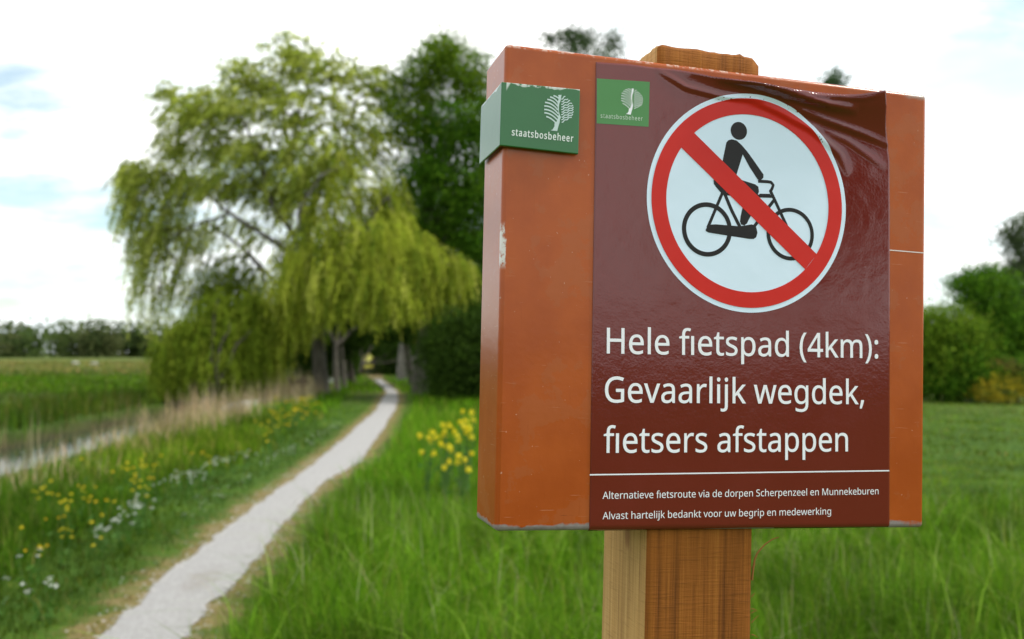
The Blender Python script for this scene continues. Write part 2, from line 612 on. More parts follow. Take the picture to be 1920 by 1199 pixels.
def off_path(x, y): return x - path_c(y)          # signed distance from the path centre


def z_right_tall(x, y):
    o = off_path(x, y)
    f = sm(o - path_w(y), .28, .62)
    lawn = sm(y, 7.0, 9.5) * sm(x, 1.3, 2.4)
    return f * (1 - lawn)


def z_right_lawn(x, y):
    return sm(y, 7.0, 9.5) * sm(x, 1.2, 2.4)


def z_left_short(x, y):
    o = -off_path(x, y)
    return sm(o, .35, .9) * (1 - sm(o, 1.3, 1.9))


def z_left_wild(x, y):
    o = -off_path(x, y)
    return sm(o, 1.1, 1.8) * sm(x - ditch_c(y), 1.4, 2.4)


def z_edge(x, y):
    o = np.abs(off_path(x, y)) - path_w(y)
    return sm(o, -.04, .06) * (1 - sm(o, .3, .55))


def z_tunnel(x, y): return sm(np.abs(off_path(x, y)) - path_w(y), .0, .25)


def make_grass():
    right = lambda x, y: (off_path(x, y) > 0) * 1.0
    sets = [
        grow(105000, 2.6, 5.5, z_right_tall, (.26, .52), (.004, .0075), .55, LUSH, (5, 4, 2.5, .8), .5, 3, .25),
        grow(5000, 2.8, 8, z_right_tall, (.45, .68), (.007, .012), 1.0, [(.18, .33, .03), (.26, .36, .08), (.11, .25, .012)], (4, 1, 4), .8, 3, .2),
        grow(125000, 5.5, 10, z_right_tall, (.22, .46), (.005, .009), .55, LUSH, (5, 4, 2.5, .8), .5, 3, .25),
        grow(80000, 10, 20, z_right_tall, (.2, .42), (.008, .014), .5, LUSH, (5, 3, 3, 1), .5, 3, .25),
        grow(50000, 20, 40, z_right_tall, (.2, .4), (.016, .028), .45, LUSH, (5, 3, 3, 1), .5, 3, .25),
    ]
    sets.append(grow(3200, 3, 9, z_right_tall, (.35, .62), (.003, .0045), .35, BEIGE, (3, 3, 2, 1), .7, 3, .1))
    o = link('tall_grass', blade_mesh('tall_grass', sets, GRASS))
    tag(o, 'long lush green grass on the verge right of the path', 'grass', kind='stuff')
    sets = [
        grow(90000, 7, 14, z_right_lawn, (.03, .08), (.006, .011), .8, SHORT, (5, 3, 3, .6), .2, 2),
        grow(80000, 14, 34, z_right_lawn, (.04, .09), (.012, .025), .8, SHORT, (5, 3, 3, .6), .2, 2),
        grow(90000, 3.5, 9, z_left_short, (.04, .11), (.004, .008), .8, LSHORT, (5, 4, 2, .5), .25, 2, .3),
        grow(60000, 9, 20, z_left_short, (.04, .11), (.008, .014), .8, LSHORT, (5, 3, 3, .5), .25, 2, .3),
        grow(40000, 20, 50, z_left_short, (.05, .12), (.015, .03), .8, SHORT, (5, 3, 3, .3), .25, 2),
        grow(80000, 3.2, 12, z_edge, (.02, .06), (.003, .006), .9, [(.17, .13, .045), (.075, .13, .012), (.26, .22, .09)], (3, 7, 2), .6, 2),
        grow(26000, 12, 30, z_edge, (.02, .06), (.006, .012), .9, [(.17, .13, .045), (.075, .13, .012), (.26, .22, .09)], (3, 7, 2), .6, 2),
    ]
    o = link('short_grass', blade_mesh('short_grass', sets, GRASS))
    tag(o, 'short mown grass beside the path and on the lawn at right', 'grass', kind='stuff')
    sets = [
        grow(90000, 4.5, 11, z_left_wild, (.14, .34), (.005, .009), .55, [(.062, .150, .005), (.030, .085, .003), (.10, .20, .012), (.2, .2, .05)], (4, 5, 2, .8), .5, 3, .35),
        grow(90000, 11, 24, z_left_wild, (.15, .34), (.009, .016), .5, [(.078, .175, .006), (.035, .095, .004), (.125, .235, .014), (.22, .22, .05)], (5, 4, 3, 1.2)),
        grow(50000, 24, 48, z_left_wild, (.2, .4), (.018, .03), .5, LUSH, (5, 3, 3, 1)),
        grow(30000, 36, 62, z_tunnel, (.1, .25), (.03, .05), .5, LUSH, (5, 3, 3, .4)),
    ]
    o = link('wild_grass', blade_mesh('wild_grass', sets, GRASS))
    tag(o, 'uncut green grass on the flowery bank left of the path', 'grass', kind='stuff')

    # far bank and field beyond the ditch
    def z_far(x, y): return sm(ditch_c(y) - x, 1.2, 1.8)
    def z_far3(x, y): return z_far(x, y) * sm(y + 14 * vnoise(x, y, 6, 88), 66, 104)
    def z_far2(x, y): return z_far(x, y) * (1 - sm(y + 14 * vnoise(x, y, 6, 88), 72, 108))
    def z_bank(x, y): return sm(ditch_c(y) - x, 1.05, 1.4) * (1 - sm(ditch_c(y) - x, 2.6, 6.0))
    sets = []
    for (n, y0, y1, hh, ww, fn) in ((34000, 12, 34, (.3, .75), (.010, .018), z_bank), (36000, 14, 40, (.12, .3), (.014, .025), z_far),
                                    (40000, 40, 100, (.12, .3), (.03, .06), z_far2), (30000, 58, 170, (.15, .35), (.08, .16), z_far3)):
        cf = [(.040, .105, .006), (.026, .072, .004), (.070, .105, .011), (.17, .15, .05)] if y1 < 101 else [(.10, .15, .025), (.19, .185, .06), (.13, .17, .035), (.28, .24, .11)]
        sets.append(grow(n, y0, y1, fn, hh, ww, .35, cf, (5, 4, 2.0, .7), tone=.9))
    o = link('field_grass', blade_mesh('field_grass', sets, GRASS))
    tag(o, 'rough green marsh grass on the field beyond the ditch', 'grass', kind='stuff')

    # dry reeds on the near bank of the ditch
    def z_reed(x, y):
        q = x - ditch_c(y)
        gap = .12 + .88 * sm(vnoise(y, y * 0, 2.6, 71), .35, .55)
        return sm(q, .8, 1.1) * (1 - sm(q, 2.2, 3.2)) * gap
    def z_lowbank(x, y):
        return sm(x - ditch_c(y), 1.15, 1.5) * (1 - sm(x - ditch_c(y), 2.3, 2.9))
    def z_reed2(x, y): return sm(ditch_c(y) - x, .5, .8) * (1 - sm(ditch_c(y) - x, 1.3, 2.0)) * sm(vnoise(x, y, 1.3, 72), .5, .7)
    sets = [
        grow(8000, 8, 17, z_reed, (.25, .55), (.006, .011), .3, BEIGE, (4, 2, 2, 6)),
        grow(9000, 17, 21, z_reed, (.3, .7), (.008, .014), .25, BEIGE, (4, 2, 2, 4)),
        grow(70000, 21, 36, z_reed, (.4, 1.0), (.010, .018), .22, BEIGE, (5, 3, 3, 1.2)),
        grow(14000, 8, 24, z_lowbank, (.08, .2), (.008, .014), .6, [(.14, .22, .03), (.34, .29, .14), (.08, .15, .02)], (4, 3, 3), .5, 2),
        grow(9000, 12, 32, z_reed2, (.4, .9), (.010, .018), .25, BEIGE, (4, 3, 1, 3)),
    ]
    # a few taller bent stalks with pale plumes
    for px, py, b in ((42, 850, .2), (150, 835, .2), (187, 836, .25), (232, 820, .2), (263, 812, .3), (95, 870, .3), (60, 880, .15), (10, 872, .2), (205, 840, 1.3), (288, 805, 1.2), (110, 850, .3)):
        g = ground(px, py)
        n = 5
        x = g[0] + rng.normal(0, .08, n); y = g[1] + rng.normal(0, .2, n)
        sets.append(blades(at_ground(x, y), rng.uniform(.6, 1.1, n), rng.uniform(.006, .010, n), np.full(n, b), tints(n, BEIGE, (4, 2, 3, .3))))
    o = link('dry_reeds', blade_mesh('dry_reeds', sets, STRAW))
    tag(o, 'dry beige reeds lining the near bank of the ditch', 'reeds', kind='stuff')


make_grass()

# ------------------------------------------------------------------ trees
LEAF = foliage_mat('tree_leaf', .5, .7, .08)
BARK_GREY = bark_mat('grey_bark', (.06, .05, .04), (.18, .16, .135))
BARK_DARK = bark_mat('dark_bark', (.035, .028, .02), (.10, .08, .06))
BARK_PALE = bark_mat('pale_bark', (.12, .105, .09), (.28, .26, .225), 2.0)


def leaf_geo(c, d, ln, wd, tint):
    """diamond leaves: centres c, long axis d, folded slightly"""
    n = len(c)
    d = d / (np.linalg.norm(d, axis=1)[:, None] + 1e-9)
    r = rng.normal(size=(n, 3))
    b = np.cross(d, r); b /= np.linalg.norm(b, axis=1)[:, None] + 1e-9
    ln = ln[:, None]; wd = wd[:, None]
    V = np.stack([c - d * ln / 2, c + b * wd / 2 + d * ln * .05, c + d * ln / 2, c - b * wd / 2 + d * ln * .05], 1).reshape(-1, 3)
    F = np.arange(n * 4).reshape(-1, 4)
    return V, F, np.repeat(tint, 4, 0)


def in_ball(n, power=1 / 3.):
    v = rng.normal(size=(n, 3)); v /= np.linalg.norm(v, axis=1)[:, None]
    return v * (rng.random(n) ** power)[:, None]


def px_blob(px, py, rx, ry, Y, rz=None):
    c = at_depth(px, py, Y); k = Y / FPX
    return c, np.array([rx * k, (rz if rz else (rx + ry) / 2 * k), ry * k])


def ball_leaves(c, r, nclump, per, csize, leaf, cols, wts, shell=.5, cut=None):
    cc = in_ball(nclump, shell) * r + c
    s = csize * rng.uniform(.55, 1.35, nclump)
    P = np.repeat(cc, per, 0) + rng.normal(size=(nclump * per, 3)) * np.repeat(s, per)[:, None] * np.array([1, 1, .6])
    base = tints(nclump, cols, wts, .2)
    t = np.repeat(base, per, 0) * np.clip(1 + rng.normal(0, .16, (len(P), 1)), .5, 1.6)
    k = P[:, 2] > .02
    if cut is not None: k &= ~cut(P)
    P, t = P[k], t[k]
    n = len(P)
    d = rng.normal(size=(n, 3)) + np.array([0, 0, -.4])
    return leaf_geo(P, d, leaf * rng.uniform(.7, 1.4, n), leaf * .62 * rng.uniform(.7, 1.3, n), t)


def strands(c, r, n, L, droop, spacing, leaf, cols, wts, out=.6, trunk=None):
    """hanging or arching twigs set with narrow leaves"""
    s = in_ball(n, .55) * r + c
    a = rng.uniform(0, 2 * math.pi, n)
    d0 = np.stack([np.cos(a), np.sin(a), rng.uniform(-.1, .7, n)], -1)
    if trunk is not None:
        o = s - trunk; o[:, 2] *= .25; o /= np.linalg.norm(o, axis=1)[:, None] + 1e-6
        d0 = d0 * .7 + o * .8
    d0 /= np.linalg.norm(d0, axis=1)[:, None]
    Ls = L * rng.uniform(.5, 1.35, n)
    m = np.maximum(3, (Ls / spacing).astype(int))
    idx = np.repeat(np.arange(n), m)
    t = rng.random(len(idx))
    e = out * (1 - droop * .55)
    LL = Ls[idx]
    P = s[idx] + d0[idx] * (LL * e * (t - .35 * t * t * droop))[:, None]
    P[:, 2] -= LL * droop * t ** 1.6
    tan = d0[idx] * (e * (1 - .7 * t * droop))[:, None]
    tan[:, 2] -= droop * 1.6 * t ** .6
    P += rng.normal(0, leaf * .28, P.shape)
    base = tints(n, cols, wts, .16)
    tt = base[idx] * np.clip(1 + rng.normal(0, .15, (len(idx), 1)), .5, 1.6)
    k = P[:, 2] > .08
    P, tan, tt = P[k], tan[k], tt[k]
    nn = len(P)
    tan += rng.normal(0, .38, tan.shape)
    return leaf_geo(P, tan, leaf * rng.uniform(.7, 1.35, nn), leaf * .30 * rng.uniform(.7, 1.4, nn), tt)


def limb(p0, p1, r0, r1, wob=.06, n=7, sag=0.0):
    p0, p1 = np.asarray(p0, float), np.asarray(p1, float)
    t = np.linspace(0, 1, n)[:, None]
    L = np.linalg.norm(p1 - p0)
    P = p0 + (p1 - p0) * t
    off = np.cumsum(rng.normal(0, wob * L / n ** .5, (n, 3)), 0); off -= off[0] + (off[-1] - off[0]) * t
    P = P + off
    P[:, 2] += sag * L * np.sin(t[:, 0] * math.pi)
    return P, r0 + (r1 - r0) * t[:, 0]


def join_geo(parts):
    VV, FF, TT, b = [], [], [], 0
    for V, F, T in parts:
        VV.append(V); FF.append(F + b); TT.append(T); b += len(V)
    return np.concatenate(VV), np.concatenate(FF), np.concatenate(TT)


def build_tree(name, label, cat, base, lines, crown, bark, group=None, sides=8):
    base = np.array([base[0], base[1], float(height(base[0], base[1]))])
    root = empty(name, base, label, cat, group)
    if lines:
        V, F = tubes(lines, sides)
        link('trunk', np_mesh('trunk', V - base, F, bark, smooth=True), root)
    if crown:
        V, F, T = join_geo(crown)
        link('crown', np_mesh('crown', V - base, F, LEAF, tint=T), root)
    return root


YEL = [(.48, .53, .060), (.35, .42, .040), (.61, .63, .12), (.20, .28, .030)]
OLV = [(.47, .52, .09), (.36, .43, .07), (.60, .63, .16), (.23, .30, .05)]
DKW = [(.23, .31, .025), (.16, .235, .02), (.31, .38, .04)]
DRK = [(.080, .19, .011), (.053, .135, .009), (.13, .255, .017)]
TUN_SHADE = [(.045, .090, .010), (.03, .062, .008), (.065, .12, .014)]  # tunnel trees and understorey shrub: canopy shade put into darker leaf greens
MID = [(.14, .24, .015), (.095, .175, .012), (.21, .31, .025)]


def big_willow():
    Y = 33.0
    base = ground(603, 745)
    root_r = .34
    A = lambda px, py, dy=0: at_depth(px, py, Y + dy)
    f1 = A(596, 610); f2 = A(585, 500); f3 = A(576, 430)
    L = [(np.array([base - [0, 0, .2], base + [0, 0, .5], A(600, 690), f1]), np.array([.36, .28, .25, .24])),
         limb(f1, f2, .26, .21, .03), limb(f2, f3, .2, .15, .03)]
    forks = {}
    main = [((585, 500), (520, 400, -.4), .13), ((520, 400, -.4), (475, 270, -.8), .09), ((475, 270, -.8), (440, 190, -1), .05),
            ((576, 430), (545, 290, .5), .12), ((545, 290, .5), (520, 180, .8), .07), ((545, 290, .5), (585, 150, .3), .06),
            ((576, 430), (640, 290, .2), .12), ((640, 290, .2), (665, 190, 0), .06), ((640, 290, .2), (715, 250, .6), .06),
            ((596, 610), (680, 430, -1.2), .16), ((680, 430, -1.2), (730, 370, -1.8), .08), ((680, 430, -1.2), (790, 480, -1.6), .08),
            ((585, 500), (430, 400, -.5), .10), ((430, 400, -.5), (330, 330, -.6), .06), ((330, 330, -.6), (265, 330, -.8), .035),
            ((430, 400, -.5), (300, 450, -.2), .045), ((520, 400, -.4), (400, 260, .8), .06), ((400, 260, .8), (335, 240, 1), .035),
            ((596, 610), (470, 480, .8), .11), ((470, 480, .8), (400, 500, 1.2), .06), ((470, 480, .8), (390, 420, .6), .05),
            ((585, 500), (560, 400, -1.8), .1), ((560, 400, -1.8), (600, 330, -2.2), .06)]
    node = lambda q: A(*q)
    for a, b, r in main:
        L.append(limb(node(a), node(b), r, r * .55, .05, 8, .04))
    blobs = [  # px, py, rx, ry, dy, strands, length, droop, colours
        (555, 112, 60, 38, .5, 70, 1.0, .35, OLV), (500, 165, 75, 42, .6, 90, 1.1, .4, OLV), (620, 150, 70, 45, .2, 90, 1.1, .4, OLV),
        (455, 150, 35, 35, 0, 34, 1.0, .3, OLV), (700, 170, 45, 45, .4, 42, 1.1, .4, OLV), (420, 205, 70, 42, -.6, 95, 1.2, .45, OLV),
        (360, 215, 55, 45, 0, 70, 1.2, .5, OLV), (560, 220, 90, 50, 0, 110, 1.2, .5, OLV), (660, 235, 70, 50, 0, 95, 1.2, .5, YEL),
        (320, 175, 30, 20, 0, 14, .9, .3, OLV), (335, 275, 40, 38, .4, 40, 1.2, .5, OLV), (420, 280, 65, 40, .6, 75, 1.2, .5, OLV),
        (500, 290, 65, 36, -.5, 75, 1.1, .5, OLV), (610, 300, 75, 50, -.6, 110, 1.3, .55, OLV), (700, 290, 55, 45, 0, 80, 1.3, .55, YEL),
        (270, 325, 50, 28, -.4, 62, 1.2, .6, OLV), (340, 345, 55, 35, 0, 60, 1.2, .6, OLV), (255, 375, 30, 45, -.6, 44, 1.4, .75, OLV),
        (320, 400, 48, 40, .2, 46, 1.3, .7, OLV), (285, 445, 38, 45, -.4, 46, 1.5, .85, OLV), (350, 460, 45, 40, .4, 34, 1.4, .8, OLV),
        (275, 500, 22, 40, -.5, 16, 1.7, .95, OLV), (300, 545, 22, 30, -.4, 9, 1.8, 1, OLV), (335, 520, 30, 30, 0, 14, 1.5, .9, OLV),
        (410, 340, 55, 32, -.6, 60, 1.1, .55, OLV), (490, 350, 60, 35, .2, 66, 1.1, .55, OLV), (400, 430, 60, 40, .9, 26, 1.2, .6, OLV),
        (470, 430, 55, 40, .9, 24, 1.2, .6, OLV), (540, 380, 50, 40, .8, 48, 1.2, .6, OLV),
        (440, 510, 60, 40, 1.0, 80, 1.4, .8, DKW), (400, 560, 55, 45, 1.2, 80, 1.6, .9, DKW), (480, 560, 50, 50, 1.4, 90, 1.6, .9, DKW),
        (640, 320, 70, 50, -1.0, 90, 1.4, .7, YEL), (690, 250, 50, 50, -.6, 60, 1.3, .6, YEL), (570, 340, 60, 45, -.8, 70, 1.3, .6, OLV), (590, 400, 60, 45, -1.2, 80, 1.5, .7, YEL),
        (655, 370, 75, 45, -1.2, 150, 1.6, .75, YEL), (725, 360, 42, 50, -1.0, 90, 1.7, .8, YEL), (740, 430, 45, 50, -1.4, 110, 1.9, .85, YEL),
        (620, 440, 75, 50, -1.6, 170, 1.9, .85, YEL), (700, 450, 70, 50, -2.2, 170, 2.0, .9, YEL), (780, 470, 55, 40, -1.8, 120, 2.0, .9, YEL),
        (850, 500, 38, 30, -1.4, 70, 1.9, .95, YEL), (810, 530, 50, 35, -1.2, 80, 1.9, .95, YEL), (560, 500, 55, 50, -1.8, 150, 2.2, .95, YEL),
        (640, 510, 70, 45, -2.4, 190, 1.8, 1, YEL), (720, 520, 60, 40, -2.6, 170, 1.7, 1, YEL), (545, 570, 50, 45, -1.6, 130, 2.0, 1, YEL),
        (610, 560, 50, 35, -2.2, 110, 1.4, 1, YEL), (690, 565, 45, 26, -2.6, 100, 1.3, 1, YEL), (770, 560, 40, 28, -2, 66, 1.3, 1, YEL),
        (528, 630, 28, 40, -1.2, 90, 2.4, 1, YEL), (520, 660, 20, 30, -1.0, 50, 1.8, 1, YEL), (570, 600, 24, 30, -1.0, 36, 1.2, 1, YEL), (740, 570, 30, 22, -2.2, 40, 1.2, 1, YEL),
    ]
    parts = []
    for px, py, rx, ry, dy, n, Ln, dr, cols in blobs:
        c, r = px_blob(px, py, rx * (1.0 if cols is YEL else 1.12), ry * (1.0 if cols is YEL else 1.12), Y + dy)
        if cols is YEL: n, Ln, dr = int(n * 1.35), Ln * .66, min(dr, .86)
        dense = 1.1 if cols is YEL else 2.6
        parts.append(strands(c, r, int(n * dense), Ln, dr, .030 if cols is not OLV else .034, .105 if cols is not OLV else .125, cols, (5, 4, 2, 2)[:len(cols)], 1.05 if cols is YEL else .75, base + [0, 0, 5]))
        # twigs carrying the strands, reached from the nearest limb end
        k = 3 if cols is YEL else 5
        src = min((node(b) for a, b, r_ in main), key=lambda q: np.linalg.norm(q - c))
        L.append(limb(src, c, .035, .02, .09, 6, .06))
        for _ in range(k):
            e = c + in_ball(1)[0] * r * 1.15
            L.append(limb(c, e, .018, .006, .12, 5, .08))
    build_tree('weeping_willow', 'big yellow green weeping willow standing left of the path', 'tree', base, L, parts, BARK_GREY, sides=7)


def bushy(name, label, cat, px_base, blobs, Y=None, cols=DRK, trunk=None, bark=BARK_DARK, group=None, leaf=.11, dens=1.0, csize=.28, cut=None, per=26):
    """tree or shrub from leaf clumps; trunk: list of (px list, radii)"""
    base = ground(*px_base)
    Y = Y or base[1]
    parts, L = [], []
    for b in blobs:
        px, py, rx, ry, dy, n = b[:6]
        cl = b[6] if len(b) > 6 else cols
        c, r = px_blob(px, py, rx, ry, Y + dy)
        parts.append(ball_leaves(c, r, int(n * dens), per, csize, leaf, cl, (5, 4, 3, 2)[:len(cl)], .45, cut))
    top = np.mean([at_depth(b[0], b[1], Y + b[4]) for b in blobs], 0)
    if trunk is None: trunk = [((px_base[0], px_base[1]), .14)]
    for (tx, ty), r in trunk:
        g = ground(tx, ty)
        fork = g * .55 + top * .45 if len(blobs) > 1 else g * .3 + top * .7
        fork[0] = g[0] * .8 + top[0] * .2; fork[1] = g[1] * .8 + top[1] * .2
        L.append(limb(g - [0, 0, .15], fork, r * 1.15, r * .75, .025, 8))
        for b in blobs:
            c = at_depth(b[0], b[1], Y + b[4])
            L.append(limb(fork if c[2] > fork[2] else g * .6 + fork * .4, c, r * .45, .02, .06, 7, .03))
            kr = np.array([b[2], (b[2] + b[3]) / 2, b[3]]) * Y / FPX
            for _ in range(4):
                L.append(limb(c, c + in_ball(1)[0] * kr, .03, .008, .1, 5))
    return build_tree(name, label, cat, base, L, parts, bark, group)


def corridor(P):
    """the gap kept open along the path through the trees"""
    u = P[:, 0] / P[:, 1]
    gx = (690.5 - CX) / FPX
    ex = (u - gx) * P[:, 1] / .44
    ez = (P[:, 2] - .78) / .66
    return (ex * ex + ez * ez < 1) & (P[:, 1] > 45)


def over_path(P):
    d = np.abs(P[:, 0] - path_c(P[:, 1]))
    return ((d < 1.0) & (P[:, 2] < 1.9) & (P[:, 1] < 58)) | corridor(P)


def all_trees():
    big_willow()
    # willow shrub hanging over the ditch on the left
    Y = 31.0
    base = ground(395, 757)
    A = lambda px, py, dy=0: at_depth(px, py, 30.0 + dy)
    parts = []
    for px, py, rx, ry, dy, n, Ln, dr, cols in (
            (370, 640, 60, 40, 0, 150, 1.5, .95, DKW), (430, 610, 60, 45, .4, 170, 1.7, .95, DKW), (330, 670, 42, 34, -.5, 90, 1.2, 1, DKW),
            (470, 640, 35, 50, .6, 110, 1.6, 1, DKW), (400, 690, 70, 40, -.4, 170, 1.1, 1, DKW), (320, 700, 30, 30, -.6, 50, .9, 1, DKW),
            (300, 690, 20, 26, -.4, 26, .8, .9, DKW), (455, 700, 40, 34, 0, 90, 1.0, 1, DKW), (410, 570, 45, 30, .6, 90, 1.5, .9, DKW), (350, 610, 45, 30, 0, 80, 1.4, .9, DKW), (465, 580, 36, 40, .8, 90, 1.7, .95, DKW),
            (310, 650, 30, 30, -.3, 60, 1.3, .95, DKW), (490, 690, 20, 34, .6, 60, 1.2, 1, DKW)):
        c, r = px_blob(px, py, rx, ry, 30 + dy)
        parts.append(strands(c, r, int(n * 1.5), Ln, dr, .034, .12, cols, (5, 4, 3, 2)[:len(cols)], .6))
    L = []
    for px, py in ((370, 640), (430, 600), (330, 670), (470, 620), (410, 560)):
        L.append(limb(base - [0, 0, .2], A(px, py), .09, .02, .06, 9, .05))
    build_tree('willow_shrub', 'drooping dark green willow shrub hanging over the ditch', 'shrub', base, L, parts, BARK_DARK)

    # tall dark tree right of the path, half behind the board
    bushy('dark_tree', 'tall dense dark green tree right of the path behind the board', 'tree', (785, 745),
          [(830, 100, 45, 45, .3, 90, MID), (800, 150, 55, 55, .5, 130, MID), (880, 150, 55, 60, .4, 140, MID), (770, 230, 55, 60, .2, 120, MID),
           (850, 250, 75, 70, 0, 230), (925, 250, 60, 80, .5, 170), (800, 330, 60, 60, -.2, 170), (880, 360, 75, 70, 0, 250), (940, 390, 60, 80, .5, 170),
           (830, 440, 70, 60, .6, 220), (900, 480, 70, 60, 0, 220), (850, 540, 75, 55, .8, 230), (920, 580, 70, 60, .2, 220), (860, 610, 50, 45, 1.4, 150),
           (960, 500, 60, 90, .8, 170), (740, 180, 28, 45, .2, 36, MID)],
          trunk=[((782, 745), .17), ((794, 742), .15)], bark=BARK_GREY, leaf=.12, dens=1.15)
    # understorey at its foot
    bushy('dark_shrub', 'dark leafy shrub low behind the yellow rapeseed by the board', 'shrub', (880, 757),
          [(860, 630, 46, 50, .9, 150), (820, 660, 30, 50, 1.4, 90), (920, 620, 50, 50, .9, 150), (850, 690, 40, 45, .6, 120), (905, 680, 50, 60, .2, 190), (870, 730, 40, 26, .1, 90), (960, 690, 50, 60, .3, 150), (830, 720, 20, 26, .9, 40)],
          trunk=[((880, 757), .07), ((920, 757), .06)], leaf=.11, cols=TUN_SHADE)
    # trees lining the tunnel
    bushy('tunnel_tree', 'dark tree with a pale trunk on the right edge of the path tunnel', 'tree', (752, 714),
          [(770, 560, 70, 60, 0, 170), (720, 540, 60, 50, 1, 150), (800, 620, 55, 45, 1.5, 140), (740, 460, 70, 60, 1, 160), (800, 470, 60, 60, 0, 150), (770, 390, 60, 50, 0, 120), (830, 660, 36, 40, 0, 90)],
          trunk=[((752, 714), .24)], bark=BARK_PALE, leaf=.15, csize=.36, cut=over_path, cols=TUN_SHADE)
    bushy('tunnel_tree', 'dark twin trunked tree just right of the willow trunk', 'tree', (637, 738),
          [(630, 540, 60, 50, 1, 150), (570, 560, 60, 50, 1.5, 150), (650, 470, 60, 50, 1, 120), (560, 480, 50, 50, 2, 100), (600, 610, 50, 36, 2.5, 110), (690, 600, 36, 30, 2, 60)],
          trunk=[((632, 738), .11), ((645, 732), .10)], bark=BARK_GREY, leaf=.13, csize=.32, cut=over_path, cols=TUN_SHADE)
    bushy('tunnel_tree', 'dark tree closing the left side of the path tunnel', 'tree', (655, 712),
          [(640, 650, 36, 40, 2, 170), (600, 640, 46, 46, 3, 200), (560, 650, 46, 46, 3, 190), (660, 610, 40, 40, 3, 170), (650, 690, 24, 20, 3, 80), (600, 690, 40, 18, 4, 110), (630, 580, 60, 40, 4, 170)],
          trunk=[((655, 712), .2)], leaf=.17, csize=.42, cut=over_path, cols=TUN_SHADE)
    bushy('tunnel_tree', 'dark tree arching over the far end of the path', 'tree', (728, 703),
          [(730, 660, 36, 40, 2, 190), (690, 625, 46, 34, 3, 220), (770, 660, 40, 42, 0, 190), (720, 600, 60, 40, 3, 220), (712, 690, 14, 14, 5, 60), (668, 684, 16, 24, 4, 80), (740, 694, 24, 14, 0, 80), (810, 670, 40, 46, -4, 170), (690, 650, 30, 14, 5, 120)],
          trunk=[((728, 703), .2), ((668, 704), .16)], leaf=.2, csize=.45, cut=over_path, cols=TUN_SHADE)
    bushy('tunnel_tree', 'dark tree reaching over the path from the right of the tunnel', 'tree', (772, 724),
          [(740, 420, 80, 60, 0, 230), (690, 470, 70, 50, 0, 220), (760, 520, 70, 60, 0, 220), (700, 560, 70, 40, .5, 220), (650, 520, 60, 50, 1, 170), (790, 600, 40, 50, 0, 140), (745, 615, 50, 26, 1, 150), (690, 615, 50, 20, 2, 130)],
          Y=42, trunk=[((772, 724), .16)], bark=BARK_GREY, leaf=.15, csize=.4, cut=over_path, cols=TUN_SHADE)
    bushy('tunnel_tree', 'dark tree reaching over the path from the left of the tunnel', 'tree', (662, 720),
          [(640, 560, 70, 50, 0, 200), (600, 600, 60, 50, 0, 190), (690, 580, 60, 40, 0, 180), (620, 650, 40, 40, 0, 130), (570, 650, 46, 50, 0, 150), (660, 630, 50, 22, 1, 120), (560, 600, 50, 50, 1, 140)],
          Y=46, trunk=[((662, 720), .16)], leaf=.15, csize=.4, cut=over_path, cols=TUN_SHADE)
    # bright bush seen through the tunnel
    bushy('bright_bush', 'sunlit pale yellow bush seen through the end of the path tunnel', 'shrub', (690, 692),
          [(690, 682, 24, 16, 0, 120), (700, 688, 20, 9, -2, 60), (676, 676, 16, 14, 3, 50)],
          cols=[(.72, .68, .14), (.60, .58, .12), (.78, .76, .36)], trunk=[((690, 692), .06)], leaf=.22, csize=.4)
    # crowns showing above the board
    bushy('ash_tree', 'tall thin crowned tree showing as tufts above the board top', 'tree', (1085, 722),
          [(1070, 72, 20, 26, 0, 26), (1100, 80, 18, 20, .5, 18), (1030, 72, 16, 12, .3, 9), (1148, 78, 11, 22, .2, 15), (1100, 130, 90, 40, 0, 120), (1060, 210, 100, 60, 0, 160), (1120, 300, 100, 70, 0, 170), (1050, 400, 90, 70, 0, 140)],
          cols=[(.06, .10, .035), (.05, .08, .03), (.09, .13, .05)], trunk=[((1085, 722), .28)], bark=BARK_GREY, leaf=.16, csize=.3)
    bushy('slender_tree', 'small pointed tree tip just showing above the right of the board', 'tree', (1565, 722),
          [(1565, 142, 9, 12, 0, 7), (1565, 156, 24, 10, 0, 13), (1565, 230, 60, 60, 0, 90), (1560, 330, 80, 70, 0, 130), (1570, 450, 90, 80, 0, 150)],
          cols=[(.05, .11, .03), (.04, .08, .025), (.07, .14, .04)], trunk=[((1565, 722), .24)], bark=BARK_GREY, leaf=.16, csize=.26)
    # bushes on the right
    bushy('round_bush', 'rounded mid green bush at the right edge of the board', 'shrub', (1765, 752),
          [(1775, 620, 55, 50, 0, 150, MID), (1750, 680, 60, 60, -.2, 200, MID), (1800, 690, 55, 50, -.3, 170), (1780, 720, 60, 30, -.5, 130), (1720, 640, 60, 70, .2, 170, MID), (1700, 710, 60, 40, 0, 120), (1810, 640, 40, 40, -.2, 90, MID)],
          trunk=[((1760, 752), .08), ((1800, 752), .08)], leaf=.11, dens=1.1)
    bushy('broad_tree', 'broad dark green tree behind the bushes at the right', 'tree', (1835, 748),
          [(1815, 530, 28, 18, 0, 46), (1850, 520, 22, 18, .3, 40), (1842, 560, 52, 40, .2, 140), (1870, 610, 50, 40, 0, 130), (1840, 650, 60, 45, -.1, 160), (1900, 660, 50, 50, .2, 150), (1885, 540, 24, 26, .4, 30), (1890, 605, 46, 46, .3, 150), (1925, 640, 40, 60, .3, 140)],
          trunk=[((1835, 748), .13), ((1860, 748), .1)], leaf=.11, dens=1.1)
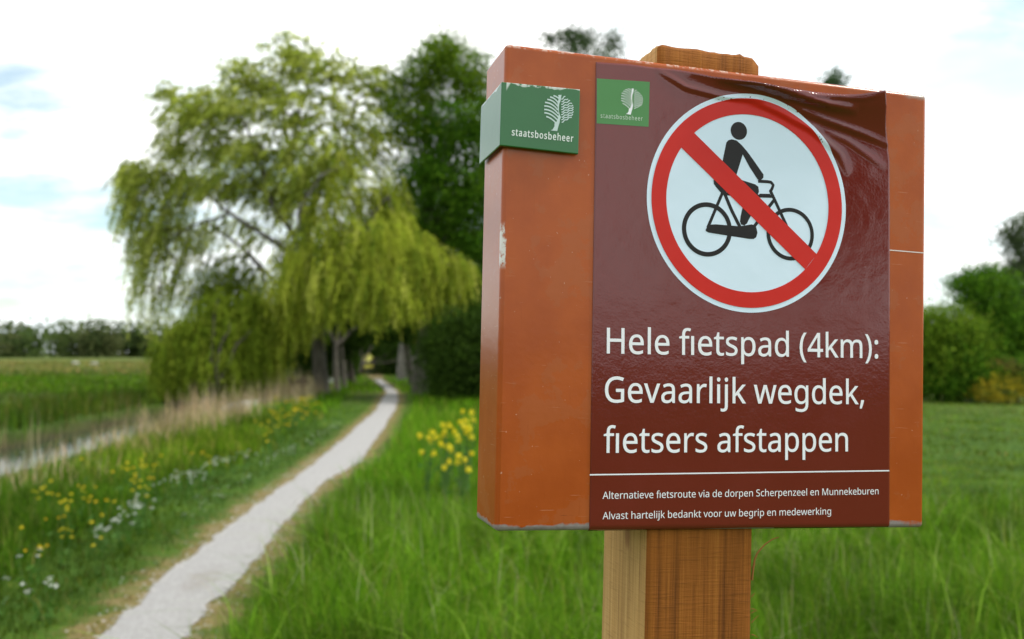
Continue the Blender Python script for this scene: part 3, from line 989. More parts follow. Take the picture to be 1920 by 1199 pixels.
    bushy('tall_tree', 'tall airy grey green tree at the far right edge', 'tree', (1925, 738),
          [(1902, 455, 24, 26, 0, 40), (1925, 430, 34, 32, 0, 60), (1890, 515, 24, 26, .3, 36), (1930, 500, 36, 40, 0, 80), (1915, 560, 44, 44, 0, 110), (1905, 610, 36, 40, 0, 80), (1960, 560, 50, 60, 0, 90), (1980, 450, 40, 50, 0, 60)],
          cols=[(.10, .14, .06), (.08, .12, .045), (.13, .17, .08)], trunk=[((1925, 738), .16)], bark=BARK_GREY, leaf=.12, csize=.3)
    bushy('gorse_bush', 'low yellow flowering bush at the right edge of the lawn', 'shrub', (1890, 756),
          [(1890, 720, 42, 24, 0, 70, [(.50, .40, .03), (.10, .16, .015), (.14, .2, .02)]), (1870, 735, 40, 20, -.3, 80, [(.55, .42, .03), (.10, .15, .02), (.40, .34, .03)]), (1885, 690, 24, 14, .2, 26, [(.22, .15, .04), (.10, .13, .03), (.3, .2, .04)]), (1940, 715, 40, 36, 0, 80), (1862, 712, 22, 22, .2, 44), (1915, 690, 20, 24, .3, 40)],
          trunk=[((1890, 756), .04), ((1910, 756), .04)], leaf=.07, csize=.17, per=34)

    # unseen tree added at the viewer's back to darken the poster's reflection
    bx, by = 15.5, -13.6
    r_ = rng
    base = np.array([bx, by, float(height(bx, by))])
    root = empty('reflection_tree', base, 'leafy green tree added behind the viewer to darken the poster reflection', 'tree')
    parts, L = [], [limb(base - [0, 0, .2], base + [0, 0, 3.4], .2, .15, .02)]
    for dx, dy, z, rr, n in ((0, 0, 5.6, 1.7, 260), (1.2, .6, 5.0, 1.3, 170), (-1.1, -.7, 5.2, 1.3, 170), (.3, .1, 7.1, 1.4, 180), (-.5, .8, 6.4, 1.2, 120)):
        c = base + np.array([dx, dy, z])
        parts.append(ball_leaves(c, np.array([rr, rr, rr]), n, 26, .3, .12, DRK, (5, 4, 3), .45))
        L.append(limb(base + [0, 0, 3.2], c, .1, .03, .06))
    V, F = tubes(L, 8)
    link('trunk', np_mesh('trunk', V - base, F, BARK_GREY, smooth=True), root)
    V, F, T = join_geo(parts)
    link('crown', np_mesh('crown', V - base, F, LEAF, tint=T), root)


all_trees()


def far_wood():
    parts = []
    n = 2600
    a = rng.uniform(math.radians(-62), math.radians(300), n)      # azimuth from +Y, clockwise
    k = ~((a > math.radians(3)) & (a < math.radians(40)) & (rng.random(n) < .5))
    a = a[k]; n = len(a)
    d = 290 + rng.uniform(-12, 22, n)
    hmax = 8.2 + 2.6 * vnoise(a * 60, a * 0, 1.0, 9) + 1.8 * vnoise(a * 60, a * 0, .3, 10)
    cols = [(.085, .125, .034), (.115, .14, .05), (.06, .095, .028), (.14, .16, .06)]
    per = 120
    base = tints(n, cols, (4, 3, 3, 1.2), .2)
    idx = np.repeat(np.arange(n), per)
    u = in_ball(n * per, .5); u[:, 2] = np.where(rng.random(n * per) < .5, rng.uniform(-1, .3, n * per), u[:, 2])
    P = np.stack([np.sin(a[idx]) * d[idx], np.cos(a[idx]) * d[idx], hmax[idx] * .48], -1)
    w = rng.uniform(3.0, 6.0, n)
    P += u * np.stack([w[idx], w[idx], hmax[idx] * .52], -1)
    t = base[idx] * np.clip(1 + rng.normal(0, .2, (len(idx), 1)), .4, 1.7)
    V, F, T = leaf_geo(P, rng.normal(size=P.shape), rng.uniform(.9, 1.8, len(P)), rng.uniform(.7, 1.3, len(P)), t)
    o = link('far_wood', np_mesh('far_wood', V, F, LEAF, tint=T))
    tag(o, 'low dark tree line along the far edge of the field', 'wood', kind='stuff')


far_wood()

# ------------------------------------------------------------------ the notice sign
BR = np.array([[0.96699088, -0.02986604, -0.25305467], [0.04343453, 0.9978928, 0.04820177], [0.25108183, -0.05760198, 0.96625045]])
BT = np.array([-0.01719062, 0.190617, 0.86021051])
B_O = np.array([0, 0, HC]) + M_CAM @ BT
B_U = M_CAM @ BR[:, 0]; B_V = -(M_CAM @ BR[:, 1]); B_D = M_CAM @ BR[:, 2]
BM = Matrix(((B_U[0], B_D[0], B_V[0], B_O[0]), (B_U[1], B_D[1], B_V[1], B_O[1]), (B_U[2], B_D[2], B_V[2], B_O[2]), (0, 0, 0, 1)))
BDEP = 0.0748


def uv(px, py, d=0.0):
    """photograph point -> (u right, v up) on the board plane at depth d behind the face"""
    r = ray(px, py)
    o = B_O + B_D * d - np.array([0, 0, HC])
    s = (B_D @ o) / (B_D @ r)
    X = r * s - o
    return np.array([B_U @ X, B_V @ X])


def uvs(pts, d=0.0): return np.array([uv(p[0], p[1], d) for p in pts])


def sample(poly, n):
    poly = np.asarray(poly, float)
    s = np.concatenate([[0], np.cumsum(np.linalg.norm(np.diff(poly, axis=0), axis=1))])
    t = np.linspace(0, s[-1], n)
    return np.stack([np.interp(t, s, poly[:, k]) for k in range(poly.shape[1])], -1)


def part(name, me, parent, root_loc=None):
    o = link(name, me, parent)
    if root_loc is not None:
        o.matrix_local = Matrix.Translation(-Vector(root_loc)) @ BM
    return o


def paint_mat():
    m, nt, b = new_mat('orange_brown_paint')
    nb = NB(nt)
    v = nb.coord('Object'); x = nb.xyz(v)
    u_, d_, v_ = x
    n1 = nb.noise(v, 9, 5, .6)
    n2 = nb.noise(v, 160, 4, .7)
    n3 = nb.noise(v, 24, 5, .65)
    n4 = nb.noise(v, 60, 3, .6)
    col = nb.mix(nb.step(n1, .38, .62), (.365, .068, .009), (.43, .087, .012))
    # paler patches: stains together with blotchy sky reflection painted into the colour
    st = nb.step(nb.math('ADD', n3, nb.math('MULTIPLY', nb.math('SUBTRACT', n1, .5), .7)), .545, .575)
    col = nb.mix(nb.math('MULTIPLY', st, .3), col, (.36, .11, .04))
    # fine scratches
    sc = nb.step(nb.noise(v, 30, 3, .6, (1, 1, 22)), .67, .71)
    col = nb.mix(nb.math('MULTIPLY', sc, .4), col, (.55, .27, .15))
    vs = nb.step(nb.noise(v, 20, 4, .6, (14, 1, .9)), .60, .75)
    col = nb.mix(nb.math('MULTIPLY', vs, .18), col, (.20, .035, .006))
    ds = nb.step(nb.noise(v, 22, 3, .65, (1, 1, 40)), .70, .73)
    col = nb.mix(nb.math('MULTIPLY', nb.math('MULTIPLY', ds, nb.step(n3, .5, .6)), .7), col, (.10, .03, .012))
    sp = nb.step(nb.noise(v, 240, 2, .5), .72, .75)
    col = nb.mix(nb.math('MULTIPLY', sp, .5), col, (.6, .42, .3))
    # worn edges: bare grey metal along the bottom, whitish chips on the top and left edges
    H = .446
    bot = nb.math('SUBTRACT', 1.0, nb.step(nb.math('ADD', v_, nb.math('MULTIPLY', nb.math('SUBTRACT', n4, .5), .011)), .0050, .0072))
    rag = nb.math('ADD', nb.step(n3, .30, .42), 0.0)
    col = nb.mix(nb.math('MULTIPLY', bot, nb.math('MULTIPLY', rag, .9)), col, nb.mix(n2, (.13, .12, .115), (.34, .32, .31)))
    top = nb.step(v_, H - .0045, H - .0005)
    col = nb.mix(nb.math('MULTIPLY', top, nb.math('MULTIPLY', nb.step(nb.math('ADD', nb.math('MULTIPLY', n4, .5), nb.math('MULTIPLY', n2, .5)), .50, .56), .8)), col, (.66, .52, .44))
    # chipped corner left, about the middle of the front left edge
    cu = nb.band(u_, -.02, .0085)
    cv = nb.math('MULTIPLY', nb.step(v_, .236, .246), nb.math('SUBTRACT', 1.0, nb.step(v_, .272, .282)))
    ed = nb.math('SUBTRACT', 1.0, nb.step(nb.math('ADD', u_, nb.math('MULTIPLY', n4, .012)), .0085, .0100))
    frontish = nb.math('LESS_THAN', d_, .006)
    chip = nb.math('MULTIPLY', nb.math('MULTIPLY', cv, ed), nb.math('MULTIPLY', cu, nb.math('MULTIPLY', frontish, nb.math('MULTIPLY', nb.step(n3, .36, .46), nb.step(n2, .34, .46)))))
    col = nb.mix(chip, col, (.72, .68, .64))
    # the right corner at the top worn to grey
    tr = nb.math('MULTIPLY', nb.step(u_, .418, .436), nb.step(nb.math('ADD', v_, nb.math('MULTIPLY', n4, .006)), H - .0055, H - .001))
    col = nb.mix(nb.math('MULTIPLY', tr, .8), col, (.36, .30, .26))
    re = nb.math('MULTIPLY', nb.step(u_, .4478, .4492), nb.step(n4, .52, .6))
    col = nb.mix(nb.math('MULTIPLY', re, .8), col, (.55, .42, .35))
    nt.links.new(col, b.inputs['Base Color'])
    rg = nb.math('ADD', .17, nb.math('MULTIPLY', n1, .16))
    nt.links.new(nb.math('ADD', rg, nb.math('MULTIPLY', bot, .3)), b.inputs['Roughness'])
    b.inputs['Specular IOR Level'].default_value = .34
    nt.links.new(nb.bump(nb.math('ADD', nb.math('MULTIPLY', n2, .25), n3), .10, .003), b.inputs['Normal'])
    return m


def vinyl_mat(name, col, var=.08, rough=.09, bump=.14, spec=.3):
    m, nt, b = new_mat(name)
    nb = NB(nt)
    v = nb.coord('Object')
    n1 = nb.noise(v, 13, 5, .6)
    n2 = nb.noise(v, 420, 3, .6)
    n3 = nb.noise(v, 70, 4, .6)
    c = nb.mix(n1, [x * (1 - var) for x in col], [x * (1 + var) for x in col])
    dirt = nb.step(nb.noise(v, 55, 6, .75), .66, .8)
    c = nb.mix(nb.math('MULTIPLY', dirt, .22), c, (.30, .20, .18))
    nt.links.new(c, b.inputs['Base Color'])
    nt.links.new(nb.math('ADD', rough, nb.math('MULTIPLY', nb.step(n1, .4, .7), .07)), b.inputs['Roughness'])
    b.inputs['Specular IOR Level'].default_value = spec
    h = nb.math('ADD', nb.math('MULTIPLY', n2, .35), nb.math('MULTIPLY', n3, .9))
    nt.links.new(nb.bump(h, bump, .0016), b.inputs['Normal'])
    return m


def wood_mat(name, c1, c2, c3, knot=None):
    m, nt, b = new_mat(name)
    nb = NB(nt)
    v = nb.coord('Object')
    g1 = nb.noise(v, 1.0, 5, .6, (120, 120, 2.2))
    g2 = nb.noise(v, 1.0, 4, .6, (420, 420, 9))
    saw = nb.noise(v, 1.0, 3, .7, (26, 26, 420))
    big = nb.noise(v, 9, 4, .6, (1.2, 1.2, .6))
    col = nb.ramp(nb.math('ADD', nb.math('MULTIPLY', g1, .7), nb.math('MULTIPLY', g2, .3)), [(.36, c1), (.50, c2), (.66, c3)])
    col = nb.mix(nb.math('MULTIPLY', nb.step(big, .42, .68), .45), col, c2 if False else [min(1, x * 1.35) for x in c2])
    col = nb.mix(nb.math('MULTIPLY', nb.step(saw, .55, .7), .35), col, c1)
    if knot is not None:
        x = nb.xyz(v)
        k1 = nb.math('DIVIDE', nb.math('SUBTRACT', x[1], knot[0]), .008)
        k2 = nb.math('DIVIDE', nb.math('SUBTRACT', x[2], knot[1]), .016)
        kk = nb.math('ADD', nb.math('ADD', nb.math('MULTIPLY', k1, k1), nb.math('MULTIPLY', k2, k2)), nb.math('MULTIPLY', g1, .8))
        col = nb.mix(nb.math('MULTIPLY', nb.math('SUBTRACT', 1.0, nb.step(kk, .35, 1.7)), .75), col, (.26, .10, .035))
    nt.links.new(col, b.inputs['Base Color'])
    b.inputs['Roughness'].default_value = .82
    b.inputs['Specular IOR Level'].default_value = .25
    h = nb.math('ADD', nb.math('ADD', g1, nb.math('MULTIPLY', g2, .5)), nb.math('MULTIPLY', saw, .8))
    nt.links.new(nb.bump(h, .55, .0016), b.inputs['Normal'])
    return m


def face_grid(A, nr, nc):
    i = np.arange(nr - 1)[:, None] * nc; j = np.arange(nc - 1)[None]
    return np.stack([i + j, i + j + 1, i + nc + j + 1, i + nc + j], -1).reshape(-1, 4)


# --- relief of the loose poster: it sags and curls off the board at its upper right
_LU = uvs([(1222, 128), (1262, 152), (1300, 172), (1360, 190), (1420, 207), (1480, 224), (1540, 244), (1600, 264), (1640, 277), (1672, 290)])
_HM = np.array([0, .0010, .0026, .0050, .0078, .0105, .0135, .0165, .0185, .0185])
_TOP = uvs([(1117, 117), (1180, 121), (1222, 127), (1262, 131), (1300, 138), (1342, 149), (1400, 159), (1450, 168), (1510, 178), (1560, 184), (1600, 184), (1642, 178)])
_RIGHT = uvs([(1642, 178), (1648, 205), (1655, 240), (1663, 272), (1667, 300), (1667.5, 400), (1667.5, 700), (1667, 989.5)])
_LEFT = uvs([(1117, 117), (1115, 300), (1104.5, 997)])
_BOT = uvs([(1104.5, 997), (1667, 989.5)])
_RID = [(uvs([(1226, 130), (1285, 166), (1350, 184), (1430, 192)]), .0026, .0036, .0018),
        (uvs([(1335, 151), (1400, 163), (1470, 184), (1545, 205), (1600, 215)]), .0080, .0060, .0026),
        (uvs([(1400, 187), (1460, 214), (1520, 246), (1572, 292), (1590, 330)]), .0032, .0056, .0026),
        (uvs([(1520, 235), (1590, 268), (1660, 318)]), .0014, .004, .002),
        (uvs([(1290, 137), (1370, 156), (1450, 172), (1530, 186), (1600, 192), (1640, 186)]), .0040, .0012, .0018),
        (uvs([(1470, 200), (1550, 232), (1620, 256), (1668, 276)]), .0030, .0040, .0016)]


def relief(u, v):
    u = np.asarray(u, float); v = np.asarray(v, float)
    vl = np.interp(u, _LU[:, 0], _LU[:, 1])
    hm = np.interp(u, _LU[:, 0], _HM)
    vt = np.interp(u, _TOP[:, 0], _TOP[:, 1])
    t = np.clip((v - vl) / np.maximum(vt - vl, .002), 0, 1.3)
    h = hm * (t ** 1.5) * (1.0 - .25 * np.clip(t - .75, 0, 1) * 4 * .5)
    for P, A, s_up, s_dn in _RID:
        S_ = sample(P, 60)
        dx = u[..., None] - S_[:, 0]; dy = v[..., None] - S_[:, 1]
        dd = dx * dx + dy * dy
        k = dd.argmin(-1)
        dmin = np.sqrt(np.take_along_axis(dd, k[..., None], -1)[..., 0])
        sgn = np.take_along_axis(dy, k[..., None], -1)[..., 0]
        tt = k / 59.0
        tap = np.sin(np.clip(tt, 0, 1) * math.pi) ** .7
        s = np.where(sgn > 0, s_up, s_dn)
        h = h + A * tap * np.exp(-(dmin / s) ** 2)
    # small puckers and air bubbles
    h = h + (.00022 * (vnoise(u, v, .021, 3) - .4) + .00012 * (vnoise(u, v, .008, 4) - .5)) * sm(v, .192, .212)
    # it follows the rounded bottom edge of the tray
    r = .0042
    e = np.clip(r - (v - _edge_v(u)), 0, r)
    return h - (r - np.sqrt(np.maximum(r * r - e * e, 0)))


Q_FRONT = uvs([(928, 997), (1732, 990), (1738, 178), (948, 81)])


def _edge_v(u):
    return Q_FRONT[0, 1] + (Q_FRONT[1, 1] - Q_FRONT[0, 1]) * (u - Q_FRONT[0, 0]) / (Q_FRONT[1, 0] - Q_FRONT[0, 0])


def on_sheet(UV, off):
    UV = np.asarray(UV, float)
    h = relief(UV[..., 0], UV[..., 1])
    return np.stack([UV[..., 0], -(h + .0006 + off), UV[..., 1]], -1)


GL = {"(":[121,[[75,-64,57,-39,42,-12,30,17,22,47,18,78,16,110,18,143,22,174,30,205,42,235,57,262,75,288,109,288,92,262,77,234,66,204,58,174,54,143,52,111,54,80,58,49,66,19,77,-10,91,-38,108,-64]]],")":[121,[[12,-64,30,-38,44,-10,55,19,63,49,67,80,69,111,67,143,63,174,55,204,44,234,29,262,12,288,46,288,64,262,79,235,90,205,98,174,103,143,105,110,103,78,98,47,90,17,79,-12,64,-39,46,-64]]],",":[108,[[17,-52,20,-36,24,-19,28,-2,32,16,34,32,37,47,75,47,77,42,73,28,68,12,62,-5,56,-21,49,-37,43,-52]]],"4":[231,[[146,0,146,65,8,65,8,96,144,289,181,289,181,97,222,97,222,65,181,65,181,0],[43,97,146,97,146,188,146,201,147,213,147,223,148,251,147,251,144,246,142,241,139,235,135,229,132,224,129,220]]],":":[108,[[54,167,47,168,41,170,36,173,32,178,30,185,29,194,30,203,32,211,36,216,41,219,47,221,54,222,60,221,66,219,72,216,76,211,78,203,79,194,78,185,76,178,72,173,66,170,60,168],[54,-6,47,-5,41,-3,36,1,32,6,30,13,29,22,30,31,32,38,36,43,41,46,47,48,54,49,60,48,66,46,72,43,76,38,78,31,79,22,78,13,76,6,72,1,66,-3,60,-5]]],"A":[258,[[0,0,112,289,145,289,257,0,220,0,185,89,71,89,37,0],[83,121,174,121,142,208,138,220,132,238,128,251,126,243,124,235,122,227,116,208]]],"G":[294,[[162,-4,134,-2,109,4,87,14,68,28,53,45,40,65,32,89,26,115,25,144,27,173,32,199,42,222,56,242,73,260,93,273,117,284,144,290,174,292,190,291,205,290,219,287,233,284,247,280,260,275,246,243,235,248,224,252,211,255,198,258,185,259,172,260,140,256,113,246,91,229,75,206,66,177,62,144,64,122,67,102,74,83,82,67,94,53,108,42,126,34,147,29,171,27,183,28,194,28,203,29,212,31,220,32,227,34,227,120,164,120,164,152,264,152,264,11,248,6,232,2,216,0,200,-2,182,-4]]],"H":[299,[[39,0,39,288,75,288,75,166,223,166,223,288,259,288,259,0,223,0,223,134,75,134,75,0]]],"M":[366,[[39,0,39,288,93,288,181,52,183,52,273,288,326,288,326,0,291,0,291,177,291,191,291,205,292,218,293,252,292,252,196,0,166,0,71,252,70,252,70,243,71,232,72,219,72,204,72,190,73,174,73,0]]],"S":[221,[[100,-4,84,-4,69,-2,55,0,42,2,30,6,21,10,21,44,31,40,43,36,57,33,71,30,86,28,101,27,121,29,137,33,150,40,159,49,164,60,166,74,165,83,163,91,160,98,155,104,148,110,139,115,128,121,114,127,98,133,76,143,57,153,43,166,33,180,26,198,24,218,25,233,29,246,36,258,45,268,55,276,68,283,83,288,99,291,116,292,131,291,146,290,160,287,172,284,184,280,195,276,184,245,174,249,163,252,152,255,140,258,128,259,115,260,99,259,85,255,75,248,67,240,62,230,61,218,62,209,64,201,67,194,72,188,78,182,87,176,97,171,109,166,124,160,140,154,154,147,167,140,177,132,186,124,193,114,198,104,201,91,202,77,199,53,190,33,174,17,154,5,129,-2]]],"a":[226,[[87,-4,68,-2,52,3,38,11,27,24,21,40,19,60,21,80,30,96,44,110,64,120,90,126,122,129,159,130,159,143,157,159,154,172,147,181,138,186,127,190,114,191,103,190,92,189,82,186,72,182,62,179,53,174,42,201,52,206,63,210,76,214,89,217,102,219,116,220,140,218,160,212,174,202,185,188,191,170,193,147,193,0,168,0,161,31,159,31,150,20,140,11,130,4,118,0,104,-3],[95,25,112,26,127,31,140,40,150,52,156,67,158,86,158,106,127,104,102,102,84,98,71,91,62,83,57,72,55,60,56,49,60,40,66,33,74,28,84,26]]],"b":[248,[[137,-4,121,-3,107,0,95,5,85,12,77,19,70,27,67,27,60,0,34,0,34,306,70,306,70,232,70,223,69,214,69,206,69,199,68,193,68,187,70,187,77,196,85,204,95,210,107,215,121,219,137,220,162,216,183,207,201,192,215,170,223,142,226,108,223,74,215,46,201,24,183,9,161,-1],[131,25,149,28,164,35,175,47,183,63,187,84,189,108,182,154,163,181,131,190,110,188,94,181,83,170,76,155,71,134,70,109,70,108,71,83,76,63,83,47,94,35,110,28]]],"c":[194,[[121,-4,103,-3,86,1,70,8,56,17,44,29,35,44,28,62,24,83,22,107,24,132,28,153,35,172,45,187,57,199,72,208,87,215,105,219,123,220,134,220,145,218,155,217,165,214,173,211,180,208,169,179,162,181,155,184,147,186,138,188,130,189,122,189,87,180,66,153,59,107,61,83,66,63,74,47,86,36,102,29,120,27,132,27,142,28,152,30,160,33,169,36,176,39,176,8,169,4,161,1,153,-1,143,-3,133,-4]]],"d":[248,[[111,-4,86,-1,64,8,46,24,33,46,25,74,22,108,25,142,33,170,47,192,65,207,86,217,111,220,127,219,140,216,152,211,162,204,171,197,178,188,181,188,179,204,179,210,178,216,178,220,178,306,214,306,214,0,185,0,180,29,178,29,171,20,162,13,152,6,141,0,127,-3],[116,25,137,27,153,34,165,44,172,59,177,78,179,101,179,107,177,132,173,153,165,169,154,181,137,188,116,191,99,188,84,180,73,168,65,151,60,131,59,107,60,83,65,63,73,47,84,35,99,28]]],"e":[228,[[126,-4,106,-3,88,2,72,8,57,18,45,31,35,46,28,63,24,84,22,106,23,129,27,149,34,167,43,183,54,196,67,206,83,214,99,218,118,220,135,219,151,215,165,208,178,199,188,187,196,174,202,158,206,141,207,122,207,101,59,101,61,79,68,60,78,45,91,35,108,28,128,26,141,27,153,28,164,30,175,33,186,37,197,41,197,10,186,6,175,2,164,-1,153,-3,140,-4],[60,129,170,129,168,146,164,161,157,174,147,183,134,189,117,191,102,189,88,184,77,175,69,162,63,147]]],"f":[139,[[44,0,44,189,6,189,6,205,44,217,44,230,46,255,52,275,62,290,76,300,94,306,114,308,122,308,130,307,138,306,144,304,151,303,156,301,147,273,132,277,126,278,120,279,114,279,104,278,95,274,88,267,83,258,80,246,79,230,79,216,134,216,134,189,79,189,79,0]]],"g":[248,[[117,-97,87,-95,61,-91,39,-83,39,-50,62,-60,89,-65,119,-67,136,-65,151,-60,163,-51,171,-39,177,-24,179,-6,179,10,177,24,161,10,139,0,111,-4,85,-1,63,9,46,25,33,48,25,75,22,108,25,140,33,167,46,190,63,206,85,217,111,220,125,219,137,216,149,212,160,206,170,197,179,187,181,187,185,216,214,216,214,-4,211,-32,203,-55,190,-73,171,-86,147,-94],[116,25,136,27,152,33,164,43,172,57,177,75,179,99,179,108,177,134,172,155,164,171,151,182,135,188,116,190,99,188,85,181,74,169,65,152,60,132,59,107,60,83,65,62,74,46,85,34,99,27]]],"h":[249,[[34,0,34,306,70,306,70,216,69,206,69,196,68,186,70,186,78,196,87,205,99,211,111,216,124,219,137,220,162,218,181,211,197,201,208,186,214,166,216,141,216,0,181,0,181,138,176,167,160,184,133,190,111,188,95,181,83,170,76,154,71,135,70,112,70,0]]],"i":[104,[[52,252,47,252,42,254,37,257,34,262,32,268,31,274,32,282,34,287,37,292,42,295,47,296,52,297,58,296,62,295,67,292,70,287,72,282,73,274,72,268,70,262,67,257,62,254,58,252],[34,0,34,216,70,216,70,0]]],"j":[104,[[52,252,47,252,42,254,37,257,34,262,32,268,31,274,32,282,34,287,37,292,42,295,47,296,52,297,58,296,62,295,67,292,70,287,72,282,73,274,72,268,70,262,67,257,62,254,58,252],[9,-97,2,-97,-3,-96,-9,-95,-14,-94,-18,-93,-22,-92,-22,-63,-10,-66,-5,-67,-1,-67,4,-67,13,-67,20,-64,26,-60,30,-54,33,-45,34,-33,34,216,70,216,70,-32,68,-51,63,-67,55,-80,44,-89,28,-95]]],"k":[215,[[34,0,34,306,69,306,69,146,69,129,68,111,69,111,77,120,86,133,95,143,164,216,206,216,118,124,212,0,169,0,94,101,69,79,69,0]]],"l":[104,[[34,0,34,306,70,306,70,0]]],"m":[377,[[34,0,34,216,63,216,68,187,70,187,78,197,87,205,97,212,109,216,121,219,134,220,164,216,186,204,200,184,202,184,210,195,220,204,231,211,244,216,257,219,271,220,294,218,312,212,326,201,336,186,342,166,344,141,344,0,309,0,309,139,304,167,290,185,265,190,246,188,231,182,220,172,213,158,208,141,207,119,207,0,172,0,172,139,167,167,152,185,127,190,108,188,93,181,82,170,75,155,71,135,70,112,70,0]]],"n":[249,[[34,0,34,216,63,216,68,187,70,187,78,197,88,205,99,212,112,216,125,219,138,220,162,218,181,212,197,201,208,186,214,166,216,141,216,0,181,0,181,138,176,167,160,184,133,190,112,188,95,181,83,170,76,155,71,135,70,112,70,0]]],"o":[244,[[121,-4,103,-3,86,2,70,9,56,19,45,32,35,47,28,65,24,86,22,108,25,141,34,169,49,191,69,207,94,217,122,220,141,219,159,214,174,207,188,197,200,184,209,169,216,151,221,131,222,108,219,75,210,48,195,25,175,9,150,-1],[122,25,142,28,158,35,170,48,179,64,184,85,185,108,184,132,179,152,170,168,158,181,142,188,122,190,102,188,86,181,74,168,65,152,60,132,59,108,61,85,66,64,74,48,86,35,102,28]]],"p":[248,[[34,-97,34,216,63,216,68,187,70,187,77,195,85,203,95,210,107,216,121,219,137,220,162,217,183,208,201,192,215,171,223,143,226,108,223,75,215,47,201,25,183,9,162,-1,137,-4,121,-3,107,0,95,5,85,12,77,19,70,27,67,27,69,10,69,3,70,-3,70,-8,70,-97],[131,25,144,27,155,30,164,36,172,44,178,54,183,66,186,79,188,93,189,109,187,132,183,152,175,168,163,180,149,188,131,190,111,188,95,182,84,172,76,157,72,138,70,115,70,108,71,84,76,63,83,47,94,35,110,28]]],"r":[167,[[34,0,34,216,63,216,67,176,69,176,77,188,86,198,96,207,108,214,121,219,135,220,148,219,160,218,156,185,144,187,133,188,122,187,111,184,102,179,93,172,85,163,78,153,74,142,71,129,70,115,70,0]]],"s":[193,[[89,-4,74,-4,61,-2,50,0,39,2,30,6,21,10,21,42,30,38,41,34,52,30,64,27,77,25,89,25,106,26,119,28,129,33,135,40,139,47,141,56,140,62,139,66,136,71,132,75,127,80,120,84,112,88,101,93,87,98,74,104,62,109,52,114,42,120,35,127,29,134,24,142,21,152,21,163,23,180,30,194,43,205,59,213,79,218,102,220,114,220,127,218,138,216,150,213,160,210,170,206,158,177,149,181,140,184,130,187,120,189,110,191,99,191,86,190,75,188,66,184,60,179,56,172,54,165,55,159,57,154,60,150,64,146,70,142,77,138,86,133,97,129,110,124,123,119,135,113,145,108,154,102,161,95,167,88,171,80,174,71,175,60,172,40,164,25,152,12,134,3,113,-2]]],"t":[146,[[100,-4,89,-3,79,-1,69,2,60,7,52,13,46,22,41,33,38,47,37,63,37,189,6,189,6,206,37,220,52,266,73,266,73,216,135,216,135,189,73,189,73,64,74,52,77,42,82,34,89,29,97,26,106,25,112,25,117,26,123,26,128,27,133,28,137,29,137,2,132,1,127,-1,120,-2,114,-3,107,-4]]],"u":[249,[[110,-4,87,-2,67,4,52,15,41,30,34,50,32,75,32,216,68,216,68,77,73,48,89,31,116,25,137,28,154,34,165,46,173,61,178,80,179,104,179,216,215,216,215,0,186,0,181,29,179,29,171,18,161,10,150,4,137,-1,124,-3]]],"v":[205,[[82,0,0,216,38,216,84,89,91,69,97,48,99,42,100,36,101,31,103,31,107,48,109,55,112,62,114,69,121,89,167,216,205,216,122,0]]],"w":[317,[[64,0,4,216,41,216,71,101,74,90,77,78,79,66,82,55,84,45,85,37,87,37,90,54,96,75,97,82,99,89,101,95,139,216,178,216,215,95,218,85,221,75,224,65,226,55,228,45,230,37,231,37,232,45,234,54,237,65,240,77,243,89,246,101,276,216,312,216,252,0,211,0,174,122,170,133,167,144,165,155,159,179,157,179,156,173,154,164,152,155,149,144,146,133,143,122,104,0]]],"z":[190,[[16,0,16,23,132,189,23,189,23,216,171,216,171,189,56,27,174,27,174,0]]]," ":[105,[]]}


def text_shapes(s, track=0.0):
    x, out = 0.0, []
    for k, ch in enumerate(s):
        adv, cs = GL[ch]
        if s[k:k + 2] == 'fi': adv -= 10                       # the f and i stand joined
        for c in cs:
            p = np.array(c, float).reshape(-1, 2)
            if ch == 'i' and k and s[k - 1] == 'f' and p[:, 1].min() > 235: continue
            out.append(p + [x, 0])
        x += adv + track
    return out, x - track


def text_mesh(name, lines, mat, off, place, bold=0.0):
    """lines: (text, start uv, end uv, cap height, tracking); filled outlines laid on the sheet"""
    cu = bpy.data.curves.new('outline', 'CURVE'); cu.dimensions = '2D'; cu.fill_mode = 'BOTH'
    for s, p0, p1, cap, track in lines:
        shapes, wdt = text_shapes(s, track)
        x0 = min(p[:, 0].min() for p in shapes); x1 = max(p[:, 0].max() for p in shapes)
        d = (np.asarray(p1) - p0); L = np.linalg.norm(d); e = d / L; n = np.array([-e[1], e[0]])
        sx = L / (x1 - x0); sy = cap / 288.0
        for p in shapes:
            q = np.asarray(p0) + e * ((p[:, :1] - x0) * sx) + n * (p[:, 1:] * sy)
            sp = cu.splines.new('POLY'); sp.points.add(len(q) - 1); sp.use_cyclic_u = True
            for k, w in enumerate(q): sp.points[k].co = (w[0] * 1000, w[1] * 1000, 0, 1)
    cu.offset = bold * 1000
    ob = bpy.data.objects.new('outline', cu); COL.objects.link(ob)
    dg = bpy.context.evaluated_depsgraph_get()
    me = bpy.data.meshes.new_from_object(ob.evaluated_get(dg))
    bpy.data.objects.remove(ob); bpy.data.curves.remove(cu)
    co = np.empty(len(me.vertices) * 3, np.float32); me.vertices.foreach_get('co', co)
    co = co.reshape(-1, 3) / 1000
    me.vertices.foreach_set('co', place(co[:, :2], off).astype(np.float32).ravel())
    me.materials.clear(); me.materials.append(mat)
    me.polygons.foreach_set('material_index', np.zeros(len(me.polygons), np.int32))
    me.name = name; me.update()
    fix_facing(me)
    return me


def fix_facing(me):
    """make flat graphics face the viewer side (-y)"""
    bm = bmesh.new(); bm.from_mesh(me)
    for f in bm.faces:
        f.normal_update()
        if f.normal.y > 0: f.normal_flip()
    bm.to_mesh(me); bm.free()


